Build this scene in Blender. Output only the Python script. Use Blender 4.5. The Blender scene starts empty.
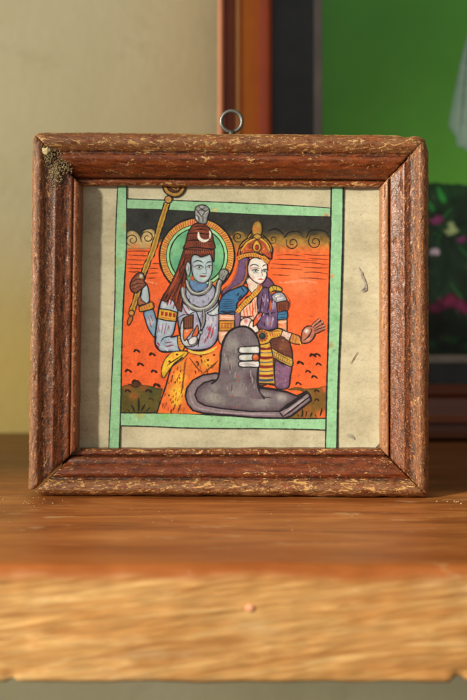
import bpy, bmesh, math, random
import numpy as np
from mathutils import Vector, noise
from mathutils.geometry import delaunay_2d_cdt

random.seed(7)
sc = bpy.context.scene
COL = sc.collection

# ------------------------------------------------------------------ helpers
def S(r, g, b):
    def f(c):
        c /= 255.0
        return c / 12.92 if c <= 0.04045 else ((c + 0.055) / 1.055) ** 2.4
    return (f(r), f(g), f(b))

def link(o, parent=None):
    COL.objects.link(o)
    if parent is not None:
        o.parent = parent
    return o

def tag(o, label=None, cat=None, group=None, kind=None):
    if label: o['label'] = label
    if cat: o['category'] = cat
    if group: o['group'] = group
    if kind: o['kind'] = kind
    return o

def mesh_obj(name, verts, faces, mat, parent=None, smooth=True):
    me = bpy.data.meshes.new(name)
    me.from_pydata([tuple(v) for v in verts], [], faces)
    me.update()
    if mat is not None:
        for m in (mat if isinstance(mat, (list, tuple)) else [mat]):
            me.materials.append(m)
    if smooth:
        me.polygons.foreach_set('use_smooth', [True] * len(me.polygons))
    o = bpy.data.objects.new(name, me)
    return link(o, parent)

class NT:
    """small node-graph builder"""
    def __init__(self, name):
        self.m = bpy.data.materials.new(name)
        self.m.use_nodes = True
        self.t = self.m.node_tree
        self.t.nodes.clear()
        self.out = self.t.nodes.new('ShaderNodeOutputMaterial')
        self.b = self.t.nodes.new('ShaderNodeBsdfPrincipled')
        self.t.links.new(self.b.outputs[0], self.out.inputs[0])
    def n(self, kind, **kw):
        nd = self.t.nodes.new(kind)
        for k, v in kw.items():
            setattr(nd, k, v)
        return nd
    def set(self, sock, v):
        if hasattr(v, 'is_linked'):
            self.t.links.new(v, sock)
        elif isinstance(v, (tuple, list)) and len(v) == 3 and sock.type == 'RGBA':
            sock.default_value = (*v, 1)
        else:
            sock.default_value = v
    def uv(self, name='UVMap'):
        return self.n('ShaderNodeUVMap', uv_map=name).outputs[0]
    def obj(self):
        return self.n('ShaderNodeTexCoord').outputs['Object']
    def map(self, vec, scale=(1, 1, 1), loc=(0, 0, 0), rot=(0, 0, 0)):
        m = self.n('ShaderNodeMapping')
        self.set(m.inputs[0], vec)
        m.inputs['Location'].default_value = loc
        m.inputs['Rotation'].default_value = rot
        m.inputs['Scale'].default_value = scale
        return m.outputs[0]
    def noise(self, vec, scale=1, detail=4, rough=0.55, dist=0):
        t = self.n('ShaderNodeTexNoise')
        self.set(t.inputs['Vector'], vec)
        t.inputs['Scale'].default_value = scale
        t.inputs['Detail'].default_value = detail
        t.inputs['Roughness'].default_value = rough
        t.inputs['Distortion'].default_value = dist
        return t.outputs[0]
    def ramp(self, fac, stops):
        r = self.n('ShaderNodeValToRGB')
        self.set(r.inputs[0], fac)
        e = r.color_ramp.elements
        while len(e) < len(stops):
            e.new(0.5)
        for el, (p, c) in zip(e, stops):
            el.position = p
            el.color = (c, c, c, 1) if not isinstance(c, (tuple, list)) else (*c, 1)
        return r.outputs[0]
    def math(self, op, a, b=0.0, c=None):
        m = self.n('ShaderNodeMath', operation=op)
        self.set(m.inputs[0], a)
        self.set(m.inputs[1], b)
        if c is not None:
            self.set(m.inputs[2], c)
        return m.outputs[0]
    def sstep(self, x, lo, hi):
        m = self.n('ShaderNodeMapRange', interpolation_type='SMOOTHSTEP')
        self.set(m.inputs['Value'], x)
        m.inputs['From Min'].default_value = lo
        m.inputs['From Max'].default_value = hi
        return m.outputs[0]
    def mix(self, fac, a, b, blend='MIX'):
        m = self.n('ShaderNodeMix', data_type='RGBA', blend_type=blend)
        self.set(m.inputs[0], fac)
        self.set(m.inputs[6], a)
        self.set(m.inputs[7], b)
        return m.outputs[2]
    def attr(self, name, out='Fac'):
        return self.n('ShaderNodeAttribute', attribute_name=name).outputs[out]
    def bump(self, h, strength=0.3, dist=0.0005, prev=None):
        b = self.n('ShaderNodeBump')
        b.inputs['Strength'].default_value = strength
        b.inputs['Distance'].default_value = dist
        self.set(b.inputs['Height'], h)
        if prev is not None:
            self.set(b.inputs['Normal'], prev)
        return b.outputs[0]
    def done(self, color, rough=0.6, normal=None, metal=0.0, spec=0.5):
        self.set(self.b.inputs['Base Color'], color)
        self.set(self.b.inputs['Roughness'], rough)
        self.set(self.b.inputs['Metallic'], metal)
        self.set(self.b.inputs['Specular IOR Level'], spec)
        if normal is not None:
            self.set(self.b.inputs['Normal'], normal)
        return self.m

def catmull(pts, closed=False, step=1.2):
    P = [Vector((p[0], p[1], p[2] if len(p) > 2 else 0)) for p in pts]
    n = len(P)
    if n < 3 and not closed:
        a, b = P[0], P[-1]
        k = max(1, int((b - a).length / step))
        return [a.lerp(b, i / k) for i in range(k + 1)]
    out = []
    segs = n if closed else n - 1
    for i in range(segs):
        if closed:
            p0, p1, p2, p3 = P[i - 1], P[i], P[(i + 1) % n], P[(i + 2) % n]
        else:
            p1, p2 = P[i], P[i + 1]
            p0 = P[i - 1] if i > 0 else p1 * 2 - p2
            p3 = P[i + 2] if i + 2 < n else p2 * 2 - p1
        k = max(1, int((p2 - p1).length / step))
        for j in range(k):
            t = j / k
            out.append(0.5 * ((2 * p1) + (p2 - p0) * t + (2 * p0 - 5 * p1 + 4 * p2 - p3) * t * t
                              + (3 * p1 - p0 - 3 * p2 + p3) * t ** 3))
    if not closed:
        out.append(P[-1])
    return out

# ------------------------------------------------------------------ camera
F, CX, HY, CAMH = 60 / 36 * 700, 233.5, 300.0, 0.0751   # plan scale used to take measurements off the photo
cam = bpy.data.cameras.new('camera')
camo = link(bpy.data.objects.new('camera', cam))
camo.location = (0, 0, CAMH)
camo.rotation_euler = (math.radians(90), 0, 0)
cam.lens = 60
cam.sensor_width = 36
cam.shift_y = -50 / 700
cam.clip_start = 0.01
cam.clip_end = 50
cam.dof.use_dof = True
cam.dof.focus_distance = 0.430
cam.dof.aperture_fstop = 9.5
cam.dof.aperture_blades = 9
sc.camera = camo

def at(px, py, d):
    return Vector(((px - CX) / F * d, d, CAMH + (HY - py) / F * d))

# ------------------------------------------------------------------ flat artwork
class Art:
    """hand painted shapes on a sheet: every call adds paint on top of the last one"""
    heights = {}
    tone = .82
    def __init__(self, name, to3d, mat, parent, step=7e-7):
        self.name, self.to3d, self.mat, self.parent, self.step = name, to3d, mat, parent, step
        self.v, self.f, self.c = [], [], []
    def _lift(self, pts, m=0.0):
        # paint builds up only where it lies over earlier paint
        cells = set()
        for x, y in pts:
            for ox in (-m, 0, m):
                for oy in (-m, 0, m):
                    cells.add((int((x + ox) // 4), int((y + oy) // 4)))
        k = 1 + max((Art.heights.get(c, 0) for c in cells), default=0)
        for c in cells: Art.heights[c] = k
        return k * self.step
    def fill(self, pts, col, smooth=True, var=0.10, edge=None, blobs=(), grid=2.0, grad=None, line=None, soft=0.25):
        poly = catmull(pts, True, 1.3) if smooth else catmull([p for p in pts], True, 1e9)
        if not smooth:
            q = []
            for i, p in enumerate(pts):
                a, b = Vector((*p, 0)), Vector((*pts[(i + 1) % len(pts)], 0))
                k = max(1, int((b - a).length / 3))
                q += [a.lerp(b, j / k) for j in range(k)]
            poly = q
        P = np.array([(p.x, p.y) for p in poly])
        P += np.array([[soft * noise.noise(Vector((p[0] * .23, p[1] * .23, 3.1))), soft * noise.noise(Vector((p[0] * .23, p[1] * .23, 9.7)))] for p in P])
        x0, y0 = P.min(0); x1, y1 = P.max(0)
        A, B = P, np.roll(P, -1, 0)
        def inside(Q):
            r = np.zeros(len(Q), bool)
            for (ax, ay), (bx, by) in zip(A, B):
                cnd = (ay > Q[:, 1]) != (by > Q[:, 1])
                if ay != by:
                    r ^= cnd & (Q[:, 0] < (bx - ax) * (Q[:, 1] - ay) / (by - ay) + ax)
            return r
        def dist(Q):
            d = np.full(len(Q), 1e9)
            for a, b in zip(A, B):
                ab = b - a
                L = (ab @ ab) + 1e-12
                t = np.clip(((Q - a) @ ab) / L, 0, 1)
                d = np.minimum(d, np.hypot(*(Q - a - t[:, None] * ab).T))
            return d
        gx, gy = np.meshgrid(np.arange(x0, x1, grid), np.arange(y0, y1, grid))
        Q = np.stack([gx.ravel(), gy.ravel()], 1)
        if len(Q):
            Q = Q + np.random.RandomState(len(Q)).uniform(-.3, .3, Q.shape) * grid
            Q = Q[inside(Q)]
        if len(Q):
            Q = Q[dist(Q) > grid * .35]
        allp = [Vector(p) for p in P] + [Vector(q) for q in Q]
        n = len(P)
        vs, es, fs, *_ = delaunay_2d_cdt(allp, [(i, (i + 1) % n) for i in range(n)], [], 0, 1e-5)
        V = np.array([(v.x, v.y) for v in vs])
        fs = [f for f in fs if len(f) == 3]
        cen = np.array([V[list(f)].mean(0) for f in fs])
        ok = inside(cen)
        fs = [f for f, k in zip(fs, ok) if k]
        D = dist(V)
        if edge is None and grad is None and (x1 - x0) * (y1 - y0) < 1600:
            edge = (tuple(v * .66 for v in col), 1.7)
        z = self._lift(V, 2.0)
        base = len(self.v)
        for (x, y), d in zip(V, D):
            c = np.array(S(*col))
            if grad:
                c = np.array(S(*grad(x, y)))
            for (bx, by, br, bc) in blobs:
                w = max(0, 1 - math.hypot(x - bx, y - by) / br)
                w = w * w * (3 - 2 * w)
                c = c * (1 - w) + np.array(S(*bc)) * w
            if edge:
                w = max(0, 1 - d / edge[1])
                c = c * (1 - w * .85) + np.array(S(*edge[0])) * w * .85
            k = 1 + var * (noise.noise(Vector((x * .11, y * .11, z * 3.6e5))) * 1.3 + noise.noise(Vector((x * .4, y * .5, 4.2))) * 1.2)
            self.v.append(self.to3d(x, y, z)); self.c.append(c * max(k, .2))
        self.f += [tuple(base + i for i in f) for f in fs]
        if line:
            self.stroke(list(pts) + [pts[0]], line[1], line[0], taper=0, smooth=smooth)
        return self
    def stroke(self, pts, w, col=(28, 24, 24), taper=0.6, smooth=True, var=.12, jit=.18):
        L = catmull(pts, False, 1.0) if smooth and len(pts) > 2 else None
        if L is None:
            L = []
            for i in range(len(pts) - 1):
                a, b = Vector((*pts[i], 0)), Vector((*pts[i + 1], 0))
                k = max(1, int((b - a).length / 1.2))
                L += [a.lerp(b, j / k) for j in range(k)]
            L.append(Vector((*pts[-1], 0)))
        z = self._lift([(p.x, p.y) for p in L], w * .6 + .5)
        n = len(L)
        base = len(self.v)
        sd = random.uniform(0, 99)
        for i, p in enumerate(L):
            d = (L[min(i + 1, n - 1)] - L[max(i - 1, 0)])
            if d.length < 1e-6: d = Vector((1, 0, 0))
            d.normalize()
            t = i / max(1, n - 1)
            ww = w * (1 - taper * abs(2 * t - 1) ** 2.2) * (1 + jit * 2 * noise.noise(Vector((i * .22, sd, 0)))) * .5
            nx, ny = -d.y * ww, d.x * ww
            c = np.array(S(*col)) * (1 + var * noise.noise(Vector((i * .3, sd, 5))))
            for sgn in (1, -1):
                self.v.append(self.to3d(p.x + sgn * nx, p.y + sgn * ny, z)); self.c.append(c)
        self.f += [(base + 2 * i, base + 2 * i + 1, base + 2 * i + 3, base + 2 * i + 2) for i in range(n - 1)]
        return self
    def contour(self, pts, w): return self.stroke(pts, w, (30, 24, 28), taper=.35, jit=.3)
    def strokes(self, lst, w, col=(28, 24, 24), **k):
        for p in lst: self.stroke(p, w, col, **k)
        return self
    def ell(self, x, y, rx, ry, col, rot=0, **k):
        c, s = math.cos(rot), math.sin(rot)
        n = 14
        pts = [(x + rx * math.cos(a) * c - ry * math.sin(a) * s, y + rx * math.cos(a) * s + ry * math.sin(a) * c)
               for a in [2 * math.pi * i / n for i in range(n)]]
        return self.fill(pts, col, grid=k.pop('grid', 1.5), **k)
    def spiral(self, x, y, r, turns, a0, w, col=(30, 26, 22), sgn=1):
        n = 26
        return self.stroke([(x + r * (1 - .82 * i / n) * math.cos(a0 + sgn * turns * 6.283 * i / n),
                             y + r * (1 - .82 * i / n) * math.sin(a0 + sgn * turns * 6.283 * i / n)) for i in range(n + 1)], w, col, taper=.3)
    def build(self, label=None):
        o = mesh_obj(self.name, self.v, self.f, self.mat, self.parent, smooth=False)
        ca = o.data.color_attributes.new('paint', 'FLOAT_COLOR', 'POINT')
        arr = np.ones((len(self.c), 4), np.float32)
        c_ = np.array(self.c)
        lum = c_ @ np.array([.25, .65, .10])
        c_ = (lum[:, None] * .05 + c_ * .95) * self.tone
        arr[:, :3] = np.clip(c_, 0.003, .95)
        ca.data.foreach_set('color', arr.ravel())
        if label: o['label'] = label
        return o

def gouache(name, fib=0.14, rough=0.75, sc_=900, spec=.25, brush=.0):
    g = NT(name)
    o = g.obj()
    n1 = g.noise(o, sc_, 6, .68)
    n2 = g.noise(o, sc_ * .22, 5, .62, .4)
    col = g.attr('paint', 'Color')
    k = g.math('ADD', g.math('MULTIPLY', n1, fib * 2), g.math('MULTIPLY', n2, fib * 1.8))
    k = g.math('ADD', k, 1 - fib * 1.9)
    if brush:
        # bristle marks running in two directions, swapping over in patches
        b1 = g.noise(g.map(o, (2400, 1, 420), (0, 0, 0), (0, .5, 0)), 1, 4, .6, .3)
        b2 = g.noise(g.map(o, (420, 1, 2400), (3, 0, 5), (0, -.35, 0)), 1, 4, .6, .3)
        sw = g.sstep(g.noise(g.map(o, (1, 1, 1), (5, 5, 5)), 150, 2, .5), .45, .55)
        b = g.math('ADD', g.math('MULTIPLY', b1, sw), g.math('MULTIPLY', b2, g.math('SUBTRACT', 1, sw)))
        k = g.math('MULTIPLY', k, g.math('ADD', 1 - brush * .5, g.math('MULTIPLY', b, brush)))
        # dark settled pigment
        pd_ = g.sstep(g.noise(g.map(o, (1, 1, 1), (9, 1, 4)), 520, 7, .72, .6), .53, .70)
        k = g.math('MULTIPLY', k, g.math('SUBTRACT', 1, g.math('MULTIPLY', pd_, brush * .55)))
    kk = g.n('ShaderNodeCombineColor')
    for i in range(3): g.set(kk.inputs[i], k)
    c = g.mix(1.0, col, kk.outputs[0], 'MULTIPLY')
    thin = g.sstep(g.noise(g.map(o, (1, 1, 1), (3, 1, 2)), sc_ * .55, 6, .72), .62, .74)
    c = g.mix(g.math('MULTIPLY', thin, .26), c, S(186, 172, 142))
    return g.done(c, rough, g.bump(n1, .15, .0002), spec=spec)

# ------------------------------------------------------------------ materials
def rail_wood(name, seed, light, dark, speck=.5, chip=0.0, dirt=.5, chipcol=(206, 158, 104), bead=.0, lipcol=None, scuff=.5):
    g = NT(name)
    uv = g.uv()
    off = (seed * 3.7, seed * 1.9, seed)
    mid = tuple((a + b) / 2 for a, b in zip(S(*light), S(*dark)))
    grain = g.noise(g.map(uv, (.55, 3.2, 1), off), 2.0, 5, .58, .4)
    c = g.ramp(grain, [(.32, S(*dark)), (.52, mid), (.72, S(*light))])
    fib = g.noise(g.map(uv, (2.4, 58, 1), off), 1.0, 6, .7)
    c = g.mix(.5, c, g.ramp(fib, [(.3, .6), (.7, 1.28)]), 'MULTIPLY')
    groove = g.attr('groove'); ridge = g.attr('ridge'); bd = g.attr('bead'); lip = g.attr('lip'); arris = g.attr('arris')
    if lipcol:
        c = g.mix(g.math('MULTIPLY', lip, .75), c, g.mix(fib, S(*[v * .75 for v in lipcol]), S(*lipcol)))
    cover = g.noise(g.map(uv, (.9, 1.6, 1), (seed * 2, 7, 0)), 1.2, 5, .62)
    # scuffed, half stripped varnish on the beads
    sc = g.noise(g.map(uv, (2.2, 6, 1), (seed * 3, 1, 4)), 1.5, 9, .72, .5)
    sm = g.sstep(g.math('ADD', sc, g.math('ADD', g.math('MULTIPLY', bd, .16), g.math('MULTIPLY', g.math('SUBTRACT', cover, .5), .4))), .52, .70)
    c = g.mix(g.math('MULTIPLY', sm, scuff), c, S(*[v * .70 for v in chipcol]))
    # grime
    d1 = g.noise(g.map(uv, (1.8, 5, 1), (seed + 11, 2, 0)), 1.5, 8, .72, .3)
    dm = g.sstep(g.math('ADD', d1, g.math('MULTIPLY', groove, .18)), .63 - .1 * dirt, .76 - .1 * dirt)
    c = g.mix(g.math('MULTIPLY', dm, .75), c, S(40, 27, 20))
    # crazed varnish: small lighter and darker grains
    s1 = g.noise(g.map(uv, (11, 15, 1), (seed, 5, 0)), 1.0, 3, .55, .6)
    c = g.mix(g.math('MULTIPLY', g.sstep(s1, .56, .66), speck), c, S(192, 124, 78))
    s2 = g.noise(g.map(uv, (10, 14, 1), (seed + 4, 9, 0)), 1.0, 3, .55, .6)
    c = g.mix(g.math('MULTIPLY', g.sstep(s2, .57, .68), min(1, speck + .2)), c, S(40, 24, 20))
    # crisp flakes down to the pale wood
    c1 = g.noise(g.map(uv, (3.0, 7.0, 1), (seed * 5 + 1, 3, 1)), 1.35, 6, .62, .7)
    cv = g.math('ADD', c1, g.math('ADD', g.math('ADD', g.math('MULTIPLY', arris, .10), g.math('MULTIPLY', bd, bead)), g.math('ADD', g.math('MULTIPLY', ridge, .05), g.math('MULTIPLY', g.math('SUBTRACT', cover, .5), .34))))
    big_ = g.sstep(cv, .665 - chip, .680 - chip)
    c2 = g.noise(g.map(uv, (7.5, 13, 1), (seed * 7 + 2, 8, 3)), 1.2, 4, .6, .5)
    sml = g.sstep(g.math('ADD', c2, g.math('ADD', g.math('MULTIPLY', bd, bead * .6), g.math('MULTIPLY', arris, .08))), .675 - chip * .7, .70 - chip * .7)
    cm = g.math('MAXIMUM', big_, sml)
    rim = g.math('SUBTRACT', g.sstep(cv, .635 - chip, .665 - chip), big_)
    c = g.mix(g.math('MULTIPLY', g.math('MAXIMUM', rim, 0), .55), c, S(52, 28, 20))
    bare = g.mix(g.noise(g.map(uv, (7, 46, 1)), 1, 6, .7), S(*[v * .6 for v in chipcol]), S(*[min(255, v * 1.1) for v in chipcol]))
    c = g.mix(g.math('MULTIPLY', cm, .92), c, bare)
    h = g.math('ADD', g.math('MULTIPLY', cm, -1.0), g.math('ADD', g.math('MULTIPLY', s1, .9), g.math('ADD', g.math('MULTIPLY', fib, .3), g.math('MULTIPLY', s2, -.9))))
    nb = g.bump(h, .30 + .12 * speck, .0003)
    r = g.math('ADD', g.math('MULTIPLY', g.math('MAXIMUM', cm, sm), .32), g.math('ADD', .20, g.math('MULTIPLY', d1, .22)))
    return g.done(c, r, nb, spec=.5)

def shelf_wood():
    g = NT('shelf wood')
    o = g.obj()
    sep = g.n('ShaderNodeSeparateXYZ'); g.set(sep.inputs[0], o)
    x, y, z = sep.outputs
    # --- varnished top
    gr = g.noise(g.map(o, (11, 62, 62)), 1.0, 8, .64, 1.0)
    gr2 = g.noise(g.map(o, (34, 620, 420)), 1.0, 6, .68, .5)
    top = g.ramp(gr, [(.25, S(100, 50, 22)), (.48, S(160, 92, 42)), (.75, S(204, 132, 70))])
    top = g.mix(.5, top, g.ramp(gr2, [(.3, .55), (.7, 1.3)]), 'MULTIPLY')
    bl = g.sstep(g.noise(g.map(o, (9, 16, 16), (1, 2, 0)), 1.5, 5, .6), .48, .75)
    top = g.mix(g.math('MULTIPLY', bl, .5), top, S(98, 56, 24))
    wornm = g.sstep(g.noise(g.map(o, (30, 90, 60), (7, 1, 0)), 1.3, 9, .74), .57, .64)
    top = g.mix(g.math('MULTIPLY', wornm, .5), top, S(206, 168, 122))
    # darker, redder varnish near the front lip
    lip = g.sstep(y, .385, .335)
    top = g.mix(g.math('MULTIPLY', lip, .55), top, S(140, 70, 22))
    back = g.math('MAXIMUM', g.sstep(y, .475, .53), g.math('MULTIPLY', g.sstep(y, .452, .468), g.sstep(x, .05, .09)))  # shade behind the frame and to its right, painted into the board colour
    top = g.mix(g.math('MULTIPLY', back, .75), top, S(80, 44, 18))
    # --- sawn pale front
    fo = g.map(o, (1, 1, 1), (0, 0, 0), (0, math.radians(7), 0))
    f1 = g.noise(g.map(fo, (30, 60, 430)), 1.0, 7, .66, .9)
    f2 = g.noise(g.map(fo, (60, 60, 700)), 1.0, 5, .65, .8)
    fr = g.ramp(f1, [(.28, S(146, 92, 44)), (.43, S(172, 120, 64)), (.56, S(192, 144, 86)), (.72, S(212, 172, 116))])
    fr = g.mix(.6, fr, g.ramp(f2, [(.32, .55), (.68, 1.25)]), 'MULTIPLY')
    pat = g.sstep(g.noise(g.map(o, (20, 20, 60), (3, 3, 3)), 1.2, 4, .6), .48, .72)
    fr = g.mix(g.math('MULTIPLY', pat, .38), fr, S(188, 118, 56))
    grey = g.sstep(g.noise(g.map(o, (16, 20, 46), (9, 3, 6)), 1.2, 5, .6), .56, .74)
    fr = g.mix(g.math('MULTIPLY', grey, .35), fr, S(186, 168, 140))
    # boundary wavers along the edge
    wob = g.noise(g.map(o, (45, 10, 60), (2, 0, 0)), 1.0, 5, .6)
    zz = g.math('ADD', z, g.math('MULTIPLY', g.math('SUBTRACT', wob, .5), .0055))
    m = g.sstep(zz, -.0018, -.0056)
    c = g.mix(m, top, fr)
    dk = g.sstep(z, -.0315, -.0332)
    c = g.mix(g.math('MULTIPLY', dk, .55), c, S(86, 56, 30))
    h = g.math('ADD', g.math('MULTIPLY', gr, .5), g.math('ADD', gr2, g.math('MULTIPLY', f2, .6)))
    rg = g.math('ADD', g.math('ADD', .26, g.math('MULTIPLY', gr2, .28)), g.math('MULTIPLY', m, .35))
    return g.done(c, rg, g.bump(h, .2, .0005), spec=.3)

def wall_mat():
    g = NT('plaster')
    o = g.obj()
    sep = g.n('ShaderNodeSeparateXYZ'); g.set(sep.inputs[0], o)
    a = g.noise(o, 7, 6, .6, .3)
    c = g.ramp(a, [(.3, S(212, 202, 166)), (.5, S(224, 214, 178)), (.7, S(232, 224, 192))])
    st = g.noise(g.map(o, (1, 1, .5), (4, 0, 0)), 5, 4, .6)
    low = g.math('MULTIPLY', g.sstep(g.math('ADD', sep.outputs[2], g.math('MULTIPLY', g.math('SUBTRACT', st, .5), .06)), .13, .03), g.sstep(sep.outputs[2], -.02, -.005))
    c = g.mix(g.math('MULTIPLY', low, .7), c, S(228, 198, 100))  # glow of bounced sunlight, painted as yellow into the lower plaster
    sp_ = g.sstep(g.noise(g.map(o, (1, 1, 1.3), (6, 2, 1)), 16, 8, .7, .4), .52, .68)
    c = g.mix(g.math('MULTIPLY', sp_, .22), c, S(168, 150, 104))
    b = g.noise(o, 160, 5, .65)
    return g.done(c, .9, g.bump(b, .25, .001), spec=.1)

def paper_mat():
    g = NT('old paper')
    o = g.obj()
    a = g.noise(o, 60, 6, .6)
    c = g.ramp(a, [(.3, S(164, 154, 128)), (.5, S(188, 178, 150)), (.7, S(202, 192, 164))])
    f = g.noise(g.map(o, (500, 500, 900)), 1.0, 6, .7, 1.5)
    c = g.mix(.8, c, g.ramp(f, [(.3, .72), (.5, 1.0), (.75, 1.12)]), 'MULTIPLY')
    # laid-paper ripples and stray brown fibres
    w = g.noise(g.map(o, (30, 30, 420), (0, 0, 5)), 1, 3, .5)
    c = g.mix(.35, c, g.ramp(w, [(.35, .86), (.65, 1.08)]), 'MULTIPLY')
    fb = g.noise(g.map(o, (700, 700, 260), (1, 7, 0), (0, .5, 0)), 1.0, 2, .4, 2.5)
    c = g.mix(g.math('MULTIPLY', g.sstep(fb, .70, .76), .5), c, S(132, 100, 60))
    fb2 = g.noise(g.map(o, (260, 700, 760), (8, 2, 3), (0, -.6, 0)), 1.0, 2, .4, 2.5)
    c = g.mix(g.math('MULTIPLY', g.sstep(fb2, .71, .77), .5), c, S(150, 118, 74))
    return g.done(c, .85, g.bump(f, .2, .0003), spec=.15)

M_paint = gouache('gouache paint', .26, brush=.72)
M_print = gouache('printed picture', .05, .6, 200, .25)
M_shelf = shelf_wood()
M_wall = wall_mat()
M_paper = paper_mat()

# ------------------------------------------------------------------ wall
w = bmesh.new()
bmesh.ops.create_grid(w, x_segments=2, y_segments=2, size=1.2)
me = bpy.data.meshes.new('wall'); w.to_mesh(me); w.free()
me.materials.append(M_wall)
wall = link(bpy.data.objects.new('wall', me))
wall.rotation_euler = (math.radians(90), 0, 0)
me.transform(wall.matrix_basis); wall.rotation_euler = (0, 0, 0)
wall.location = (0, .660, 0)
tag(wall, kind='structure')

# ------------------------------------------------------------------ shelf board
def make_shelf():
    y0, y1, th = .3300, .6585, .0334
    prof = []
    # from top back round the front lip to bottom back
    for i in range(46):
        t = i / 45
        prof.append((y1 + (y0 + .0042 - y1) * (t ** .8), 0.0))
    for i in range(1, 9):
        a = i / 8 * math.pi / 2
        prof.append((y0 + .0042 * (1 - math.sin(a)), -.0040 * (1 - math.cos(a))))
    for i in range(1, 21):
        prof.append((y0, -.0040 - (th - .0055) * i / 20))
    for i in range(1, 5):
        a = i / 4 * math.pi / 2
        prof.append((y0 + .0015 * (1 - math.cos(a)), -th + .0015 - .0015 * math.sin(a)))
    prof.append((y0 + .1, -th)); prof.append((y1, -th))
    NX = 420
    W = .33
    V, Fc = [], []
    n = len(prof)
    for i in range(NX + 1):
        x = -W + 2 * W * i / NX
        for (y, z) in prof:
            dy = dz = 0
            if y < y0 + .006:
                dy = .0009 * noise.noise(Vector((x * 22, z * 60, 1))) + .0004 * noise.noise(Vector((x * 160, z * 190, 4)))
                if z < -.026:
                    # splintered bites out of the lower arris
                    for bx, br in ((-.0634, .0010), (.0640, .0026), (.21, .003)):
                        k = max(0, 1 - abs(x - bx) / br)
                        dy += .003 * k * max(0, (-.029 - z) / .004); dz += .0016 * k * max(0, (-.030 - z) / .004)
                    dz += .0006 * noise.noise(Vector((x * 60, 2, 7))) * max(0, (-.026 - z) / .008)
                if z > -.005:
                    dz += .0005 * noise.noise(Vector((x * 40, 7, 1)))
            else:
                dz = .0001 * noise.noise(Vector((x * 30, y * 40, 2))) if z == 0 and y < .6 else 0
            V.append((x, y + dy, z + dz))
    for i in range(NX):
        for j in range(n):
            a, b = i * n + j, i * n + (j + 1) % n
            Fc.append((a, a + n, b + n, b))
    Fc.append(tuple(range(n))); Fc.append(tuple(reversed(range(NX * n, NX * n + n))))
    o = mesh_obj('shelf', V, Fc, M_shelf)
    bm = bmesh.new(); bm.from_mesh(o.data); bmesh.ops.recalc_face_normals(bm, faces=bm.faces); bm.to_mesh(o.data); bm.free()
    return tag(o, 'thick brown wooden shelf board with pale sawn front edge, carrying both frames', 'shelf')
shelf = make_shelf()
# little pinkish plug in the front edge of the board
def blob(name, loc, rx, ry, rz, mat, parent=None, seed=0, rough=.25, sub=3):
    bm = bmesh.new()
    bmesh.ops.create_icosphere(bm, subdivisions=sub, radius=1)
    for v in bm.verts:
        k = 1 + rough * noise.noise(v.co * 1.6 + Vector((seed, seed * 2, 0)))
        v.co = Vector((v.co.x * rx * k, v.co.y * ry * k, v.co.z * rz * k)) + Vector(loc)
    me = bpy.data.meshes.new(name); bm.to_mesh(me); bm.free()
    me.materials.append(mat)
    me.polygons.foreach_set('use_smooth', [True] * len(me.polygons))
    return link(bpy.data.objects.new(name, me), parent)
g = NT('pink putty'); M_plug = g.done(g.mix(g.noise(g.obj(), 900), S(206, 128, 92), S(226, 160, 122)), .7)
blob('plug', at(250, 608, .3297), .0013, .0007, .0011, M_plug, shelf, 3)

# ------------------------------------------------------------------ the small old frame
TH = -math.atan(.033)
ROOT = Vector((0, .441, 0))
frame = link(bpy.data.objects.new('picture_frame', None))
frame.location = ROOT
frame.rotation_euler = (0, 0, TH)
frame.empty_display_size = .03
tag(frame, 'small square worn red-brown wooden picture frame standing on shelf, painting of two deities inside', 'picture frame')

def loc(px, py, ly):
    """measured point -> frame coordinates on the plane at depth ly behind the frame's front"""
    a, b = (px - CX) / F, (HY - py) / F
    ct, st = math.cos(TH), math.sin(TH)
    lx = (a * (ROOT.y + ly * ct) - ROOT.x + ly * st) / (ct - a * st)
    s = ROOT.y + lx * st + ly * ct
    return Vector((lx, ly, CAMH + b * s))

FH = .0175    # front of the moulding above the back
def profile(lip=11.5, lipw=3.2, soft=0.0, step=.25):
    """(across in mm 0..17.4, height in mm) outer to inner"""
    li = 17.4 - lipw
    gd = 14.75 + soft * .5
    pts = [(0, 11.5), (.15, 13.8), (.9, 15.9), (2.1, 17.2), (3.6, 17.5), (5.0 - soft * .6, 16.8), (6.1 - soft * .5, 15.6), (6.8, gd), (7.2 + soft * .4, gd + .05), (7.8 + soft * .6, 15.3), (8.8 + soft * .4, 15.6),
           (10.0, 15.0), (11.2, 14.1), (12.5, 13.3 if lip > 11 else 12.5), (li - .7, max(lip + .6, min(12.9, lip + 2.6))), (li - .3, max(lip + .3, min(12.4, lip + 1.5))), (li - .1, lip - step * 3), (li + .08, lip - step * 3), (li + .3, lip + .3), (li + .8, lip + .75),
           ((li + 17.4) / 2 + .4, lip + .55), (17.0, lip + .1), (17.35, lip - .6)]
    c = catmull([(a, b, 0) for a, b in pts], False, .28)
    front = [(p.x / 17.4, p.y / 1000) for p in c]
    return [(0, 0), (0, .004), (0, .008)] + front + [(1, .0062), (1, .0055), (1, .004), (1, 0)]

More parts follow.
